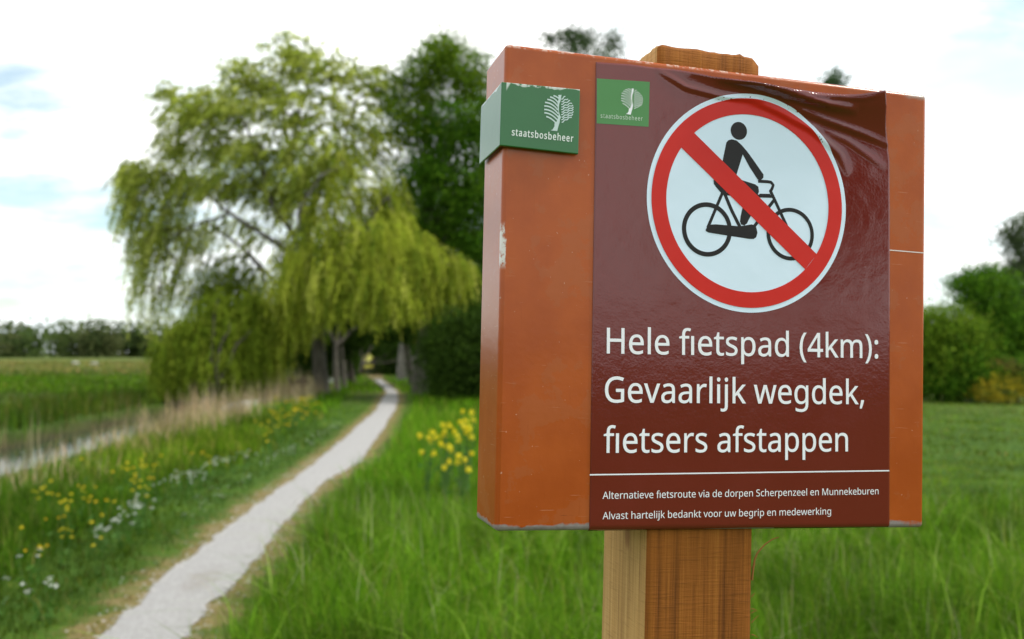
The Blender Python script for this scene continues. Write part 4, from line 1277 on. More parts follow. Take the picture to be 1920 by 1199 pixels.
def flat_mesh(name, shapes, mats, place):
    """shapes: (verts uv, faces, offset, material index) -> one mesh on the sheet"""
    bm = bmesh.new()
    for UV, F, off, mi in shapes:
        P = place(np.asarray(UV), off)
        vs = [bm.verts.new(p) for p in P]
        for f in F:
            try: fc = bm.faces.new([vs[int(i)] for i in f])
            except ValueError: continue
            fc.material_index = mi; fc.smooth = True
    bm.normal_update()
    for f in bm.faces:
        if f.normal.y > 0: f.normal_flip()
    me = bpy.data.meshes.new(name); bm.to_mesh(me); bm.free()
    for m in mats: me.materials.append(m)
    return me


def poly_shape(P, off, mi):
    from mathutils.geometry import tessellate_polygon
    P = np.asarray(P, float)
    t = tessellate_polygon([[Vector((p[0], p[1], 0)) for p in P]])
    return P, t, off, mi


def ring_shape(c, r0, r1, off, mi, n=160, k=5, sq=1.0):
    a = np.linspace(0, 2 * math.pi, n, endpoint=False)
    rr = np.linspace(r0, r1, k)
    P = np.stack([c[0] + rr[:, None] * np.cos(a) * sq, c[1] + rr[:, None] * np.sin(a)], -1).reshape(-1, 2)
    F = []
    for i in range(k - 1):
        for j in range(n):
            F.append((i * n + j, i * n + (j + 1) % n, (i + 1) * n + (j + 1) % n, (i + 1) * n + j))
    return P, F, off, mi


def disc_shape(c, r, off, mi, n=160, k=26):
    P, F, o, m = ring_shape(c, r * .02, r, off, mi, n, k)
    F = F + [tuple(range(n))]
    return P, F, off, mi


def strip_shape(P, w, off, mi):
    """ribbon of width w (scalar or per point) along polyline P"""
    P = np.asarray(P, float); w = np.broadcast_to(np.asarray(w, float), len(P))
    t = np.gradient(P, axis=0); t /= np.linalg.norm(t, axis=1)[:, None] + 1e-12
    nrm = np.stack([-t[:, 1], t[:, 0]], -1)
    Q = np.concatenate([P - nrm * w[:, None] / 2, P + nrm * w[:, None] / 2])
    n = len(P)
    return Q, [(i, i + 1, n + i + 1, n + i) for i in range(n - 1)], off, mi


def tree_emblem(to_uv, off, k, thin=1.0):
    """white leaf-tree emblem: trunk, combed left half, wavy right half; drawn on a 900 x 1200 field"""
    sh = []
    bez = lambda a, b, c, n=9: np.array([(1 - t) ** 2 * np.array(a) + 2 * t * (1 - t) * np.array(b) + t * t * np.array(c) for t in np.linspace(0, 1, n)], float)
    tr = [(222, 850), (262, 830), (292, 775), (297, 715), (330, 690), (352, 640), (372, 560), (368, 500), (356, 440), (350, 380), (352, 330), (375, 250), (365, 185), (425, 185),
          (408, 300), (385, 350), (376, 420), (378, 500), (395, 560), (415, 600), (398, 640), (390, 700), (368, 770), (345, 862)]
    sh.append(poly_shape([to_uv(p) for p in tr], off, k))
    W_ = np.linalg.norm(np.array(to_uv((100, 0))) - np.array(to_uv((0, 0)))) / 100
    left = [((275, 198), (340, 215), (385, 262)), ((212, 225), (300, 240), (362, 330)), ((160, 270), (280, 280), (356, 400)), ((117, 325), (260, 335), (358, 470)), ((103, 392), (240, 385), (366, 540)),
            ((103, 458), (240, 455), (376, 610)), ((105, 520), (235, 520), (372, 680)), ((140, 590), (235, 610), (345, 735))]
    for a, b, c in left:
        sh.append(strip_shape([to_uv(p) for p in bez(a, b, c)], np.linspace(27, 24, 9) * W_ * thin, off + .00004, k))
    for i in range(10):
        a = np.array([420 + (i % 2) * 6, 265 + i * 48.0]); b = np.array([478 + 172 * math.sin(min(1, (i + .4) / 5.5) * math.pi / 2) * (1 if i < 8 else .93 - .14 * (i - 8)), 215 + i * 40.0])
        if i > 6: b[1] += (i - 6) * 6
        t = np.linspace(0, 1, 22)
        P = a + (b - a) * t[:, None]
        nn = np.array([-(b - a)[1], (b - a)[0]]); nn /= np.linalg.norm(nn)
        P = P + nn * (9 * np.sin(t * 3.1 * 2 * math.pi * np.linalg.norm(b - a) / 290))[:, None]
        sh.append(strip_shape([to_uv(p) for p in P], 19 * W_ * thin, off + .00004, k))
    return sh


def make_sign():
    root_pt = None
    dF = .0065
    uL, uR = uv(1212, 1105, dF)[0], uv(1411, 1105, dF)[0]
    # depth of the post from the width its left side shows
    lo, hi = .02, .25
    for _ in range(40):
        md = (lo + hi) / 2
        if uv(1141, 1105, md)[0] < uL: hi = md
        else: lo = md
    # larger depth -> the sight line through x=1141 meets a larger or smaller u; keep a sane square beam
    pd = float(np.clip(md, .07, .12))
    vT0, vT1 = uv(1213, 80, dF)[1], uv(1398, 106, dF)[1]
    pc = B_O + B_U * (uL + uR) / 2 + B_D * (dF + pd / 2)
    vB = -(pc[2] + .25) / B_V[2]
    foot = pc + B_V * (-(pc[2]) / B_V[2])
    root = empty('notice_sign', (foot[0], foot[1], float(height(foot[0], foot[1]))),
                 'orange brown no cycling notice board on a square wooden post', 'sign')
    RL = root.location.copy()

    # --- post: rounded square beam, rough sawn top
    rc, pts = .0022, []
    for cx, cy, a0 in ((uL + rc, dF + rc, 180), (uR - rc, dF + rc, 270), (uR - rc, dF + pd - rc, 0), (uL + rc, dF + pd - rc, 90)):
        for k in range(4):
            a = math.radians(a0 + k * 30)
            pts.append((cx + rc * math.cos(a), cy + rc * math.sin(a)))
    pts = sample(np.array(pts + pts[:1]), 97)[:-1]
    n = len(pts)
    hs = np.concatenate([np.linspace(vB, -.16, 20), np.linspace(-.15, vT0 - .02, 60)])
    V = []
    for h_ in hs:
        V.append(np.stack([pts[:, 0], pts[:, 1], np.full(n, h_)], -1))
    s = (pts[:, 0] - uL) / (uR - uL)
    top = vT0 + (vT1 - vT0) * s + rng.normal(0, .0004, n) + .0004 * np.sin(s * 17 + 1)
    top -= .010 * np.clip((s - .93) / .07, 0, 1) ** 2
    V.append(np.stack([pts[:, 0], pts[:, 1], top - .003], -1))
    ctr = np.array([(uL + uR) / 2, dF + pd / 2])
    ins = ctr + (pts - ctr) * .97
    V.append(np.stack([ins[:, 0], ins[:, 1], top], -1))
    ins = ctr + (pts - ctr) * .5
    V.append(np.stack([ins[:, 0], ins[:, 1], (top + top.mean()) / 2], -1))
    V = np.concatenate(V)
    # slight hand-sawn unevenness
    V[:, 1] += .0005 * (vnoise(V[:, 0], V[:, 2], .012, 5) - .5)
    nr = len(hs) + 3
    i = np.arange(nr - 1)[:, None] * n; j = np.arange(n)[None]; j2 = (j + 1) % n
    F = np.stack([i + j, i + j2, i + n + j2, i + n + j], -1).reshape(-1, 4)
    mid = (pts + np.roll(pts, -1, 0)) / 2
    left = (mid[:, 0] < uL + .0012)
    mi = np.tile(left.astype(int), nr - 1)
    wf = wood_mat('reddish_sawn_wood', (.115, .034, .004), (.26, .082, .010), (.37, .135, .020))
    wl = wood_mat('sheen_sawn_wood', (.26, .13, .042), (.47, .265, .09), (.57, .36, .145), knot=(dF + pd * .42, -.014))  # left face: glancing sheen painted in as a paler wood tone
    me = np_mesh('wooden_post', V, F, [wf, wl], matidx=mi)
    bm = bmesh.new(); bm.from_mesh(me); bm.verts.ensure_lookup_table()
    bm.faces.new([bm.verts[(nr - 1) * n + k] for k in range(n)])
    bm.normal_update(); bm.to_mesh(me); bm.free()
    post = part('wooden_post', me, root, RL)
    # curled splinter and small shreds on the right edge
    def b3(px, py, d): q = uv(px, py, d); return np.array([q[0], d, q[1]])
    lines = []
    S0 = [b3(1410, 1088, .009), b3(1413, 1064, .008), b3(1415.5, 1048, .007), b3(1420, 1037, .006), b3(1434, 1021, .005), b3(1449, 1011, .005), b3(1460, 1007.5, .006)]
    S0 = sample(np.array(S0), 20)
    lines.append((S0, np.linspace(.0013, .0005, 20)))
    for py, dx, dy in ((1065, 8, -7), (1142, 9, 4), (1150, 7, -4), (1168, 12, -14), (1190, 10, 6), (1120, 5, -8)):
        a, c = b3(1409, py, .009), b3(1411 + dx, py + dy, .008)
        lines.append((np.array([a, (a + c) / 2 + [0, 0, .0006], c]), np.array([.0006, .0004, .0002])))
    V, F = tubes(lines, 5)
    part('splinter', np_mesh('splinter', V, F, plain_mat('splinter_wood', (.30, .13, .035), .8, .2), smooth=True), post)

    # --- folded metal tray
    bm = bmesh.new()
    fr = [bm.verts.new((q[0], 0, q[1])) for q in Q_FRONT]
    bk = [bm.verts.new((q[0], BDEP, q[1])) for q in Q_FRONT]
    bm.faces.new(fr)
    for k in range(4): bm.faces.new((fr[(k + 1) % 4], fr[k], bk[k], bk[(k + 1) % 4]))
    eds = [e for e in bm.edges if not (e.verts[0] in bk and e.verts[1] in bk)]
    bmesh.ops.bevel(bm, geom=eds, offset=.0042, offset_type='OFFSET', segments=4, profile=.5, affect='EDGES', clamp_overlap=True)
    bmesh.ops.recalc_face_normals(bm, faces=bm.faces[:])
    # recalc on an open shell: make the front face look at the viewer
    ff = max(bm.faces, key=lambda f: f.calc_area())
    if ff.normal.y > 0: bmesh.ops.reverse_faces(bm, faces=bm.faces[:])
    for f in bm.faces: f.smooth = f.calc_area() < .002
    me = bpy.data.meshes.new('board_tray'); bm.to_mesh(me); bm.free()
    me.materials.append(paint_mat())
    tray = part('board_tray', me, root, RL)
    so = tray.modifiers.new('thickness', 'SOLIDIFY'); so.thickness = .0018; so.offset = -1
    # old white rule of the board showing at the right of the poster
    a, c = uv(1664, 469), uv(1736, 475)
    w = np.array([0, .00045])
    me = flat_mesh('white_rule', [(np.array([a - w, c - w, c + w, a + w]), [(0, 1, 2, 3)], 0, 0)], [plain_mat('rule_white', (.8, .76, .72), .4)],
                   lambda UV, off: np.stack([UV[:, 0], np.full(len(UV), -.0002), UV[:, 1]], -1))
    part('white_rule', me, tray)

    # --- poster sheet
    ns, nt_ = 190, 220
    T = sample(_TOP, ns); B = sample(_BOT, ns)
    # top edge points spread by u so the grid stays even
    s = np.linspace(0, 1, ns)
    Lf = sample(_LEFT[::-1], nt_); Rt = sample(_RIGHT[::-1], nt_)
    t = np.linspace(0, 1, nt_)
    s_, t_ = s[None, :, None], t[:, None, None]
    G = (1 - t_) * B[None] + t_ * T[None] + (1 - s_) * Lf[:, None] + s_ * Rt[:, None] \
        - ((1 - s_) * (1 - t_) * B[0] + s_ * (1 - t_) * B[-1] + (1 - s_) * t_ * T[0] + s_ * t_ * T[-1])
    V = on_sheet(G.reshape(-1, 2), 0)
    F = face_grid(None, nt_, ns)
    brown = vinyl_mat('brown_vinyl', (.152, .0150, .0105), spec=.62)
    me = np_mesh('poster', V, F, brown, smooth=True)
    fix_facing(me)
    poster = part('poster', me, root, RL)
    so = poster.modifiers.new('thickness', 'SOLIDIFY'); so.thickness = .0004; so.offset = 1 if False else -1

    white = vinyl_mat('white_vinyl', (.73, .85, .99), .01, .2, .08)
    letter = plain_mat('letter_white', (.90, .88, .93), .35, .2)
    red = vinyl_mat('red_vinyl', (.62, .018, .010), .05, .3, .10)
    black = vinyl_mat('black_vinyl', (.012, .010, .010), .1, .35, .10)
    # prohibition sign
    CR = .1075
    C0 = np.array([.2479, .3161])
    Z = lambda zx, zy: uv(1180 + zx / 2.725, 160 + zy / 2.725)
    ZP = lambda L_: [Z(*p) for p in L_]
    sh = [disc_shape(C0, CR, .00020, 0, 260, 90), ring_shape(C0, CR * .815, CR * .957, .00055, 1, 260, 20)]
    for P in ([(493, 295), (503, 283), (520, 278), (545, 284), (572, 308), (600, 340), (640, 396), (683, 458), (682, 475), (668, 488), (652, 482), (615, 425), (577, 355), (545, 460), (560, 500), (500, 440), (474, 388)],
              [(428, 485), (452, 488), (500, 530), (492, 556), (462, 542), (470, 524), (440, 520), (429, 506)],
              [(540, 470), (575, 487), (640, 508), (656, 520), (660, 545), (648, 574), (622, 585), (560, 530)],
              [(575, 630), (566, 672), (563, 698), (568, 712), (585, 718), (598, 708), (622, 660), (660, 580), (620, 560)],
              [(388, 738), (402, 714), (440, 712), (560, 722), (625, 712), (646, 728), (652, 755), (646, 778), (632, 787), (606, 786), (402, 754), (388, 746)]):
        sh.append(poly_shape(ZP(P), .00038, 2))
    hd = Z(557, 235); hr = .5 * (abs(Z(557, 190)[1] - Z(557, 281)[1])) / 1.0
    sh.append(disc_shape(hd, hr, .00038, 2, 48, 6))
    rw = Z(395, 738); rr = .5 * abs(Z(395, 600)[1] - Z(395, 877)[1])
    sh.append(ring_shape(rw, rr * .83, rr, .00038, 2, 90, 3))
    fw = Z(820, 762); fr_ = .5 * abs(Z(820, 628)[1] - Z(820, 897)[1])
    sh.append(ring_shape(fw, fr_ * .85, fr_, .00038, 2, 90, 3))
    ez = 1 / 2.725 / 2030.0
    for P, w in (([(398, 730), (440, 630), (476, 545)], 17), ([(478, 540), (520, 640), (565, 730)], 19), ([(445, 510), (478, 548)], 26), ([(718, 540), (760, 630), (802, 722)], 18),
                 ([(655, 492), (700, 494), (722, 497), (733, 512), (726, 532), (716, 546)], 17), ([(662, 564), (718, 565)], 18), ([(742, 582), (690, 650), (636, 722)], 18), ([(486, 556), (600, 566), (735, 570)], 16)):
        sh.append(strip_shape(sample(np.array(ZP(P)), 14), w * ez, .00034, 2))
    a0, a1 = Z(250, 240), Z(965, 905)
    P = sample(np.array([uv(1180 + 285 / 2.725, 160 + 272 / 2.725), uv(1180 + 925 / 2.725, 160 + 903 / 2.725)]), 90)
    wS = np.linalg.norm(Z(320, 235) - Z(255, 315)) * .97
    for f0, f1 in ((-.5, -.17), (-.17, .17), (.17, .5)):
        tv = P[-1] - P[0]; tv /= np.linalg.norm(tv); nv = np.array([-tv[1], tv[0]])
        sh.append(strip_shape(P + nv * wS * (f0 + f1) / 2, wS * (f1 - f0), .00060, 1))
    part('prohibition_symbol', flat_mesh('prohibition_symbol', sh, [white, red, black], on_sheet), poster)

    # lettering
    X4 = lambda zx, zy: uv(1090 + zx / 2.855, 590 + zy / 2.855)
    cap = lambda p, q: abs(X4(*p)[1] - X4(*q)[1])
    big = cap((140, 72), (140, 208))
    lines = [('Hele fietspad (4km):', X4(135, 208), X4(1586, 234), big, 0), ('Gevaarlijk wegdek,', X4(125, 470), X4(1510, 480), big, 0),
             ('fietsers afstappen', X4(118, 740), X4(1424, 732), big, 0)]
    part('lettering', text_mesh('lettering', lines, letter, .00030, on_sheet, bold=.00016), poster)
    sm_ = cap((130, 948), (130, 986))
    lines = [('Alternatieve fietsroute via de dorpen Scherpenzeel en Munnekeburen', X4(112, 987), X4(1588, 962), sm_, 0),
             ('Alvast hartelijk bedankt voor uw begrip en medewerking', X4(112, 1096), X4(1334, 1070), sm_, 0)]
    part('small_lettering', text_mesh('small_lettering', lines, letter, .00030, on_sheet, bold=0.0), poster)
    P = sample(np.array([X4(44, 858), X4(1646, 836)]), 30)
    part('rule_line', flat_mesh('rule_line', [strip_shape(P, .00125, .00014, 0)], [letter], on_sheet), poster)
    # printed logo patch
    X1 = lambda zx, zy: uv(880 + zx / 4.282, 40 + zy / 4.282)
    q = [X1(1020, 822), X1(1436, 850), X1(1446, 490), X1(1022, 462)]
    lt = vinyl_mat('pale_green_vinyl', (.085, .25, .08), .04, .18, .12)
    k = 8; g = np.array([[(1 - a) * ((1 - b) * q[0] + b * q[1]) + a * ((1 - b) * q[3] + b * q[2]) for b in np.linspace(0, 1, k)] for a in np.linspace(0, 1, k)]).reshape(-1, 2)
    patch = part('logo_patch', flat_mesh('logo_patch', [(g, face_grid(None, k, k), .00018, 0)], [lt], on_sheet), poster)
    def emb_patch(p):     # emblem field -> board
        fx, fy = (p[0] - 100) / 560, (p[1] - 185) / 677
        return X1(1215 + fx * 178, 535 + fx * 16 + fy * 212)
    sh = tree_emblem(emb_patch, .00034, 0, .62)
    sh_me = flat_mesh('logo_print', sh, [letter], on_sheet)
    part('logo_print', sh_me, poster)
    tl = [('staatsbosbeheer', X1(1052, 778), X1(1388, 802), abs(X1(1052, 745)[1] - X1(1052, 778)[1]) * 1.05, 42)]
    part('logo_lettering', text_mesh('logo_lettering', tl, plain_mat('faded_letter', (.52, .62, .50), .4), .00034, on_sheet, bold=.00004), poster)

    # --- green metal badge folded round the left edge
    dB = -.0062
    q = uvs([(937, 272.8), (1084.8, 289.5), (1089, 168), (938.8, 153.5)], dB)
    u0 = (q[0, 0] + q[3, 0]) / 2
    bm = bmesh.new()
    th = .0042
    def prism(a8):
        vs = [bm.verts.new(p) for p in a8]
        for f in ((0, 1, 2, 3), (7, 6, 5, 4), (0, 4, 5, 1), (1, 5, 6, 2), (2, 6, 7, 3), (3, 7, 4, 0)): bm.faces.new([vs[k] for k in f])
    # L-shaped section extruded along v
    back = BDEP + .004
    sec_b = [(q[0, 0], dB), (q[1, 0], dB), (q[1, 0], dB + th), (q[0, 0] + .0022, dB + th), (q[0, 0] + .0022, back), (q[0, 0], back)]
    def vlo(u): return q[0, 1] + (q[1, 1] - q[0, 1]) * (u - q[0, 0]) / (q[1, 0] - q[0, 0])
    def vhi(u): return q[3, 1] + (q[2, 1] - q[3, 1]) * (u - q[3, 0]) / (q[2, 0] - q[3, 0])
    lo_ = [bm.verts.new((u, d, vlo(u))) for u, d in sec_b]
    hi_ = [bm.verts.new((u, d, vhi(u))) for u, d in sec_b]
    bm.faces.new(lo_); bm.faces.new(hi_[::-1])
    for k in range(6): bm.faces.new((lo_[k], hi_[k], hi_[(k + 1) % 6], lo_[(k + 1) % 6]))
    bmesh.ops.recalc_face_normals(bm, faces=bm.faces[:])
    bmesh.ops.bevel(bm, geom=[e for e in bm.edges], offset=.0008, segments=2, profile=.5, affect='EDGES', clamp_overlap=True)
    # folded front corner: a wider rounding
    me = bpy.data.meshes.new('green_badge'); bm.to_mesh(me); bm.free()
    for p_ in me.polygons: p_.use_smooth = False
    m, nt, b = new_mat('green_enamel')
    nb = NB(nt)
    v = nb.coord('Object'); x = nb.xyz(v)
    n1 = nb.noise(v, 14, 4); n4 = nb.noise(v, 120, 4, .7); n5 = nb.noise(v, 42, 3, .6)
    col = nb.mix(n1, (.012, .115, .024), (.018, .150, .034))
    vt = float((q[2, 1] + q[3, 1]) / 2)
    # top edge falls to the right a little: measure the wear from the sloping edge
    slope = float((q[2, 1] - q[3, 1]) / (q[2, 0] - q[3, 0]))
    ve = nb.math('SUBTRACT', x[2], nb.math('ADD', float(q[3, 1]), nb.math('MULTIPLY', nb.math('SUBTRACT', x[0], float(q[3, 0])), slope)))
    wear = nb.math('MULTIPLY', nb.step(nb.math('ADD', ve, nb.math('MULTIPLY', nb.math('SUBTRACT', n5, .52), .011)), -.0022, -.0010), nb.step(n4, .40, .50))
    lc = nb.math('MULTIPLY', nb.math('SUBTRACT', 1.0, nb.step(nb.math('ADD', x[0], nb.math('MULTIPLY', nb.math('SUBTRACT', 0.0, ve), .55)), float(q[3, 0]) + .0085, float(q[3, 0]) + .0105)), nb.step(ve, -.011, -.008))
    lc = nb.math('MULTIPLY', lc, nb.math('MULTIPLY', nb.step(x[0], float(q[3, 0]) + .0052, float(q[3, 0]) + .0060), nb.math('LESS_THAN', x[1], 0.0)))
    col = nb.mix(nb.math('MULTIPLY', nb.math('MAXIMUM', wear, lc), .9), col, (.62, .66, .62))
    nt.links.new(col, b.inputs['Base Color'])
    b.inputs['Roughness'].default_value = .24
    b.inputs['Specular IOR Level'].default_value = .6
    nt.links.new(nb.bump(nb.math('ADD', n5, nb.math('MULTIPLY', n4, .3)), .08, .002), b.inputs['Normal'])
    me.materials.append(m)
    badge = part('green_badge', me, root, RL)
    on_badge = lambda UV, off: np.stack([np.asarray(UV)[..., 0], np.full(np.asarray(UV).shape[:-1], dB - .0002 - off), np.asarray(UV)[..., 1]], -1)
    X6 = lambda p: uv(1010 + p[0] / 9.99, 160 + p[1] / 9.99, dB)
    pale = plain_mat('badge_print', (.56, .68, .66), .35)
    part('badge_emblem', flat_mesh('badge_emblem', tree_emblem(X6, .0001, 0), [pale], on_badge), badge)
    X1b = lambda zx, zy: uv(880 + zx / 4.282, 40 + zy / 4.282, dB)
    tl = [('staatsbosbeheer', X1b(341, 917), X1b(832, 970), abs(X1b(345, 860)[1] - X1b(345, 915)[1]) * 1.0, 40)]
    part('badge_lettering', text_mesh('badge_lettering', tl, plain_mat('badge_letter', (.74, .78, .74), .35), .0001, on_badge, bold=.00016), badge)


make_sign()

# ------------------------------------------------------------------ flowers, rail, sheep
PETAL_Y = foliage_mat('yellow_petal', .25, .5, .2)
STEM = plain_mat('stem_green', (.07, .15, .025), .6, .3)


def blossom(c, r, n, col, size, flat=1.0):
    P = in_ball(n, .45) * np.array([r, r, r * flat]) + c
    d = rng.normal(size=(n, 3)) * np.array([1, 1, .5])
    t = np.array(col) * np.clip(1 + rng.normal(0, .12, (n, 1)), .6, 1.3)
    return leaf_geo(P, d, size * rng.uniform(.8, 1.3, n), size * .8 * rng.uniform(.8, 1.3, n), t)


def rapeseed(heads, label, group):
    """one plant; heads: photo positions of its flower heads at the distance of the plant"""
    Y = heads[0][2]
    pts = [at_depth(x, y, Y + rng.normal(0, .12)) for x, y, _ in heads]
    b = np.mean(pts, 0); b[2] = 0
    b[2] = float(height(b[0], b[1]))
    root = empty('rapeseed_plant', b, label, 'flower', group)
    fork = b + [rng.normal(0, .02), rng.normal(0, .02), .30]
    lines = [limb(b, fork, .008, .007, .03, 5)]
    leaves = []
    for p in pts:
        lines.append(limb(fork, p, .005, .003, .05, 6, .03))
        for _ in range(2):
            q = fork + (p - fork) * rng.uniform(.1, .7)
            leaves.append(leaf_geo(q[None] + rng.normal(0, .02, (1, 3)), rng.normal(size=(1, 3)) + [0, 0, .3], np.array([.11]), np.array([.035]), np.array([[.07, .16, .03]])))
    V, F = tubes(lines, 5)
    st = link('stem', np_mesh('stem', V - b, F, STEM, smooth=True), root)
    V, F, T = join_geo(leaves)
    link('leaves', np_mesh('leaves', V - b, F, GRASS, tint=T), root)
    for p in pts:
        V, F, T = blossom(p, .026 * rng.uniform(.75, 1.35), 46, (.84, .72, .03), .018, 1.1)
        link('flower_head', np_mesh('flower_head', V - b, F, PETAL_Y, tint=T), root)
    return root


rape = [
    ([(868, 772, 9.2), (884, 774, 9.2), (872, 790, 9.2), (876, 800, 9.2), (887, 788, 9.2)], 'tallest yellow rapeseed plant touching the left edge of the board'),
    ([(831, 798, 9.0), (834, 810, 9.0), (852, 808, 9.0), (843, 799, 9.0), (832, 818, 9.0), (863, 792, 9.0)], 'yellow rapeseed plant of dense heads in the middle of the clump'),
    ([(787, 817, 8.8), (811, 811, 8.8), (818, 820, 8.8), (808, 827, 8.8), (803, 822, 8.8), (791, 849, 8.8)], 'outermost yellow rapeseed plant leaning toward the path'),
    ([(860, 823, 8.6), (874, 811, 8.6), (884, 820, 8.6), (869, 801, 8.6), (853, 814, 8.6), (880, 805, 8.6)], 'yellow rapeseed plant with broad heads low beside the board edge'),
    ([(828, 835, 8.4), (842, 838, 8.4), (845, 844, 8.4), (813, 851, 8.4), (833, 877, 8.4), (826, 832, 8.4)], 'lowest yellow rapeseed plant among the long grass'),
    ([(860, 856, 8.3), (872, 863, 8.3), (884, 851, 8.3), (858, 868, 8.3), (878, 880, 8.3), (842, 866, 8.3)], 'nearest yellow rapeseed plant below the middle of the board edge'),
]
for hd, lb in rape:
    rapeseed(hd, lb, 'rapeseed plants beside the board')


def flower_proto(name, col, heads, r, n, size, flat, h, mat, spread):
    """a small flowering herb as one mesh: stems, a few leaves and blossoms"""
    lines, parts = [], []
    for k in range(heads):
        p = np.array([rng.normal(0, spread), rng.normal(0, spread), h * rng.uniform(.72, 1.0)])
        lines.append(limb(np.array([p[0] * .2, p[1] * .2, 0]), p, .003, .0018, .05, 5))
        parts.append(blossom(p, r * rng.uniform(.7, 1.3), n, col, size, flat))
        q = p * [.6, .6, rng.uniform(.2, .6)]
        parts.append(leaf_geo(q[None], rng.normal(size=(1, 3)) + [0, 0, .4], np.array([.09]), np.array([.025]), np.array([[.07, .17, .02]])))
    V0, F0 = tubes(lines, 4)
    T0 = np.tile(np.array([[.07, .16, .025]]), (len(V0), 1))
    V, F, T = join_geo([(V0, F0, T0)] + parts)
    return np_mesh(name, V, F, mat, tint=T)


YP = [flower_proto('yellow_wildflower', c, k, .0115, 17, .012, .6, 1.0 * .36, PETAL_Y, .05) for k, c in ((2, (.84, .70, .04)), (3, (.82, .70, .03)), (1, (.85, .68, .03)), (3, (.80, .56, .02)))]
WP = [flower_proto('white_wildflower', (.74, .76, .72), k, .0145, 15, .009, .4, .26, PETAL_Y, .06) for k in (3, 5, 6, 2)]


def sow(protos, px, py, h, group, label, cat='flower'):
    Z = (HC - h * .9) * FPX / (py - 660.5)
    x = (px - CX) / FPX * Z
    me = protos[rng.integers(len(protos))]
    o = bpy.data.objects.new(me.name, me); COL.objects.link(o)
    o.location = (x, Z, float(height(x, Z)))
    o.rotation_euler = (rng.normal(0, .08), rng.normal(0, .08), rng.uniform(0, 6.28))
    s = h / (.36 if protos is YP else .26) * rng.uniform(.92, 1.08)
    o.scale = (s, s, s)
    tag(o, label, cat, group)


for px, py in ((70, 925), (88, 920), (123, 931), (128, 940), (118, 938), (153, 924), (174, 940), (192, 947), (199, 950), (150, 955), (141, 953), (171, 972), (112, 915), (162, 918), (185, 945)):
    sow(YP, px, py, .36, 'yellow flowers scattered on the left bank', 'yellow wildflower in the scattered patch on the lower left bank')
for px, py in ((36, 1005), (79, 1022), (122, 999), (132, 990), (110, 976), (190, 1009), (75, 1030)):
    sow(YP, px, py, .30, 'lowest yellow flowers at the left', 'yellow wildflower in the sparse lowest patch in the dark grass at left')
for px, py in ((255, 862), (262, 878), (272, 893), (258, 905), (240, 868), (228, 880), (280, 900), (268, 912), (250, 850), (300, 862), (330, 858), (375, 852), (388, 850), (282, 872), (245, 888), (178, 866)):
    sow(YP, px, py, .42, 'yellow flowers before the reeds', 'yellow orange wildflower just in front of the dry reeds')
for k in range(46):
    px = 545 + rng.normal(0, 26); py = 772 + (px - 545) * -.42 + rng.normal(0, 11)
    sow(YP, px, max(py, 750), .5, 'dense yellow flowers by the willow trunk', 'yellow wildflower in the dense patch in front of the willow trunk')
for px, py in ((258, 938), (264, 944), (268, 937), (273, 946), (250, 945), (262, 950), (230, 962), (237, 968), (213, 980), (205, 986), (246, 952), (54, 1032), (12, 1082), (98, 1088)):
    sow(WP, px, py, .28, 'white flowers low on the left bank', 'white wildflower in the loose clump on the lower left bank')
for px, py in ((322, 892), (335, 888), (345, 900), (362, 882), (370, 893), (376, 886), (384, 872), (396, 866), (408, 862), (418, 858), (302, 910), (352, 884), (460, 850), (472, 846), (440, 855)):
    sow(WP, px, py, .26, 'white flowers in a row along the bank', 'white wildflower in the row along the bank above the mown strip')
for px, py in ((385, 940), (372, 930), (392, 945), (380, 950), (410, 925), (418, 928), (405, 915), (430, 910), (465, 893), (470, 890), (455, 900), (350, 960), (365, 965)):
    sow(WP, px, py, .12, 'low white flowers in the mown strip', 'low white wildflower in the short grass strip beside the path')
for px, py in ((520, 850), (530, 846), (540, 842), (548, 850), (512, 858), (556, 838), (580, 828), (592, 818), (600, 812), (612, 806), (622, 800), (636, 792), (606, 820), (500, 868), (630, 800), (588, 832)):
    sow(WP, px, py, .2, 'white flowers far along the path', 'white wildflower beside the far straight stretch of the path')

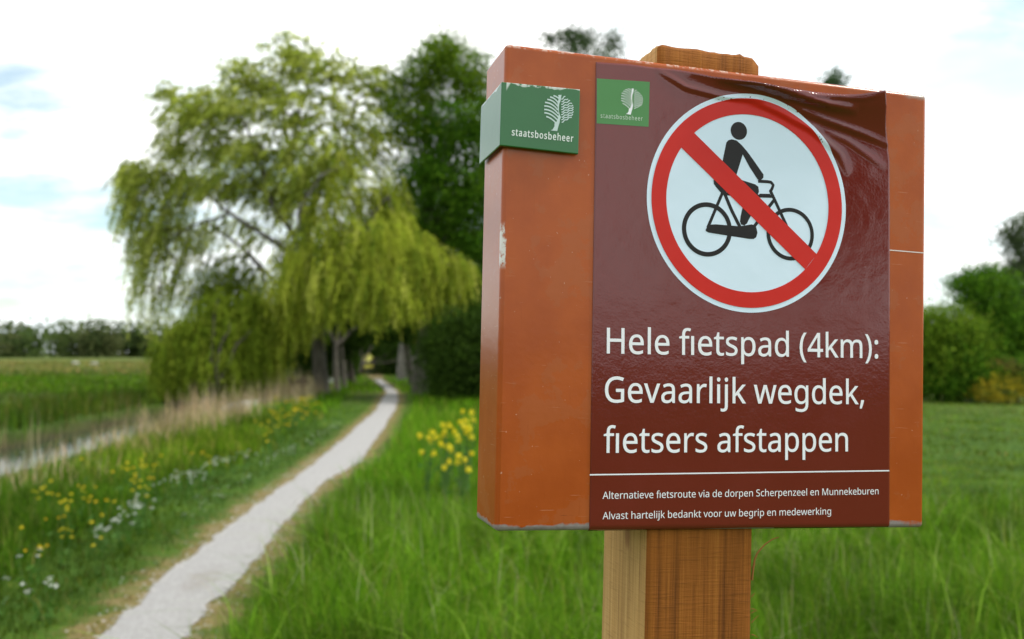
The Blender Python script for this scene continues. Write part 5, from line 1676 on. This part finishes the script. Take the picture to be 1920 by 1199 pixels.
# low wooden rail by the willow trunk
def make_rail():
    b = ground(562, 748)
    root = empty('wooden_rail', (b[0], b[1], float(height(b[0], b[1]))), 'low brown wooden rail beside the willow trunk at the ditch', 'rail')
    wood = bark_mat('rail_wood', (.07, .045, .03), (.17, .115, .085))
    def box(x0, x1, y0, y1, z0, z1):
        bm = bmesh.new(); bmesh.ops.create_cube(bm, size=1)
        for v in bm.verts: v.co = ((x0 + x1) / 2 + v.co.x * (x1 - x0), (y0 + y1) / 2 + v.co.y * (y1 - y0), (z0 + z1) / 2 + v.co.z * (z1 - z0))
        bmesh.ops.bevel(bm, geom=bm.edges[:], offset=.012, segments=2, affect='EDGES')
        me = bpy.data.meshes.new('rail_part'); bm.to_mesh(me); bm.free(); me.materials.append(wood)
        return me
    link('crossbar', box(-.42, .30, -.05, .05, .42, .58), root)
    link('rail_post', box(.02, .14, -.06 + .12, .06 + .12, -.2, .70), root)
    link('rail_post', box(-.38, -.26, .06, .18, -.2, .66), root)
make_rail()


def make_sheep():
    sp = [(143, 683, .66, 'white sheep grazing far out on the green field', (.5, .49, .44)), (175, 684, .62, 'greyer sheep grazing right of the white one on the field', (.42, .42, .37))]
    for px, py, s, lb, col in sp:
        b = ground(px, py + 3)
        me = bpy.data.meshes.new('sheep')
        J = {'pelvis': (-.32, 0, .62), 'mid': (0, 0, .6), 'chest': (.32, 0, .62), 'neck': (.5, 0, .55), 'poll': (.62, 0, .40), 'nose': (.72, 0, .18), 'rump': (-.46, 0, .56)}
        vs = list(J.values()); nm = list(J)
        ed = [('rump', 'pelvis'), ('pelvis', 'mid'), ('mid', 'chest'), ('chest', 'neck'), ('neck', 'poll'), ('poll', 'nose')]
        E = [(nm.index(a), nm.index(c)) for a, c in ed]
        R = [.14, .23, .25, .22, .13, .09, .045]
        for at, sx, sy in (('chest', .3, .12), ('chest', .3, -.12), ('pelvis', -.34, .12), ('pelvis', -.34, -.12)):
            k = len(vs)
            vs += [(sx, sy, .38), (sx + (.03 if sx < 0 else -.01) - (.06 if sx < 0 else 0), sy, .2), (sx, sy, .01)]
            E += [(nm.index(at), k), (k, k + 1), (k + 1, k + 2)]; R += [.07, .04, .035]
        me.from_pydata(vs, E, []); me.update()
        o = link('sheep', me)
        o.location = (b[0], b[1], 0); o.scale = (s, s, s)
        o.rotation_euler = (0, 0, math.pi if px < 160 else .3)
        sk = o.modifiers.new('skin', 'SKIN')
        for i, r in enumerate(R): me.skin_vertices[0].data[i].radius = (r, r)
        me.skin_vertices[0].data[0].use_root = True
        o.modifiers.new('smooth', 'SUBSURF').levels = 1
        dg = bpy.context.evaluated_depsgraph_get()
        m2 = bpy.data.meshes.new_from_object(o.evaluated_get(dg))
        o.modifiers.clear(); o.data = m2
        m2.materials.append(plain_mat('fleece', col, .9, .1))
        tag(o, lb, 'sheep', 'sheep on the far field')


make_sheep()
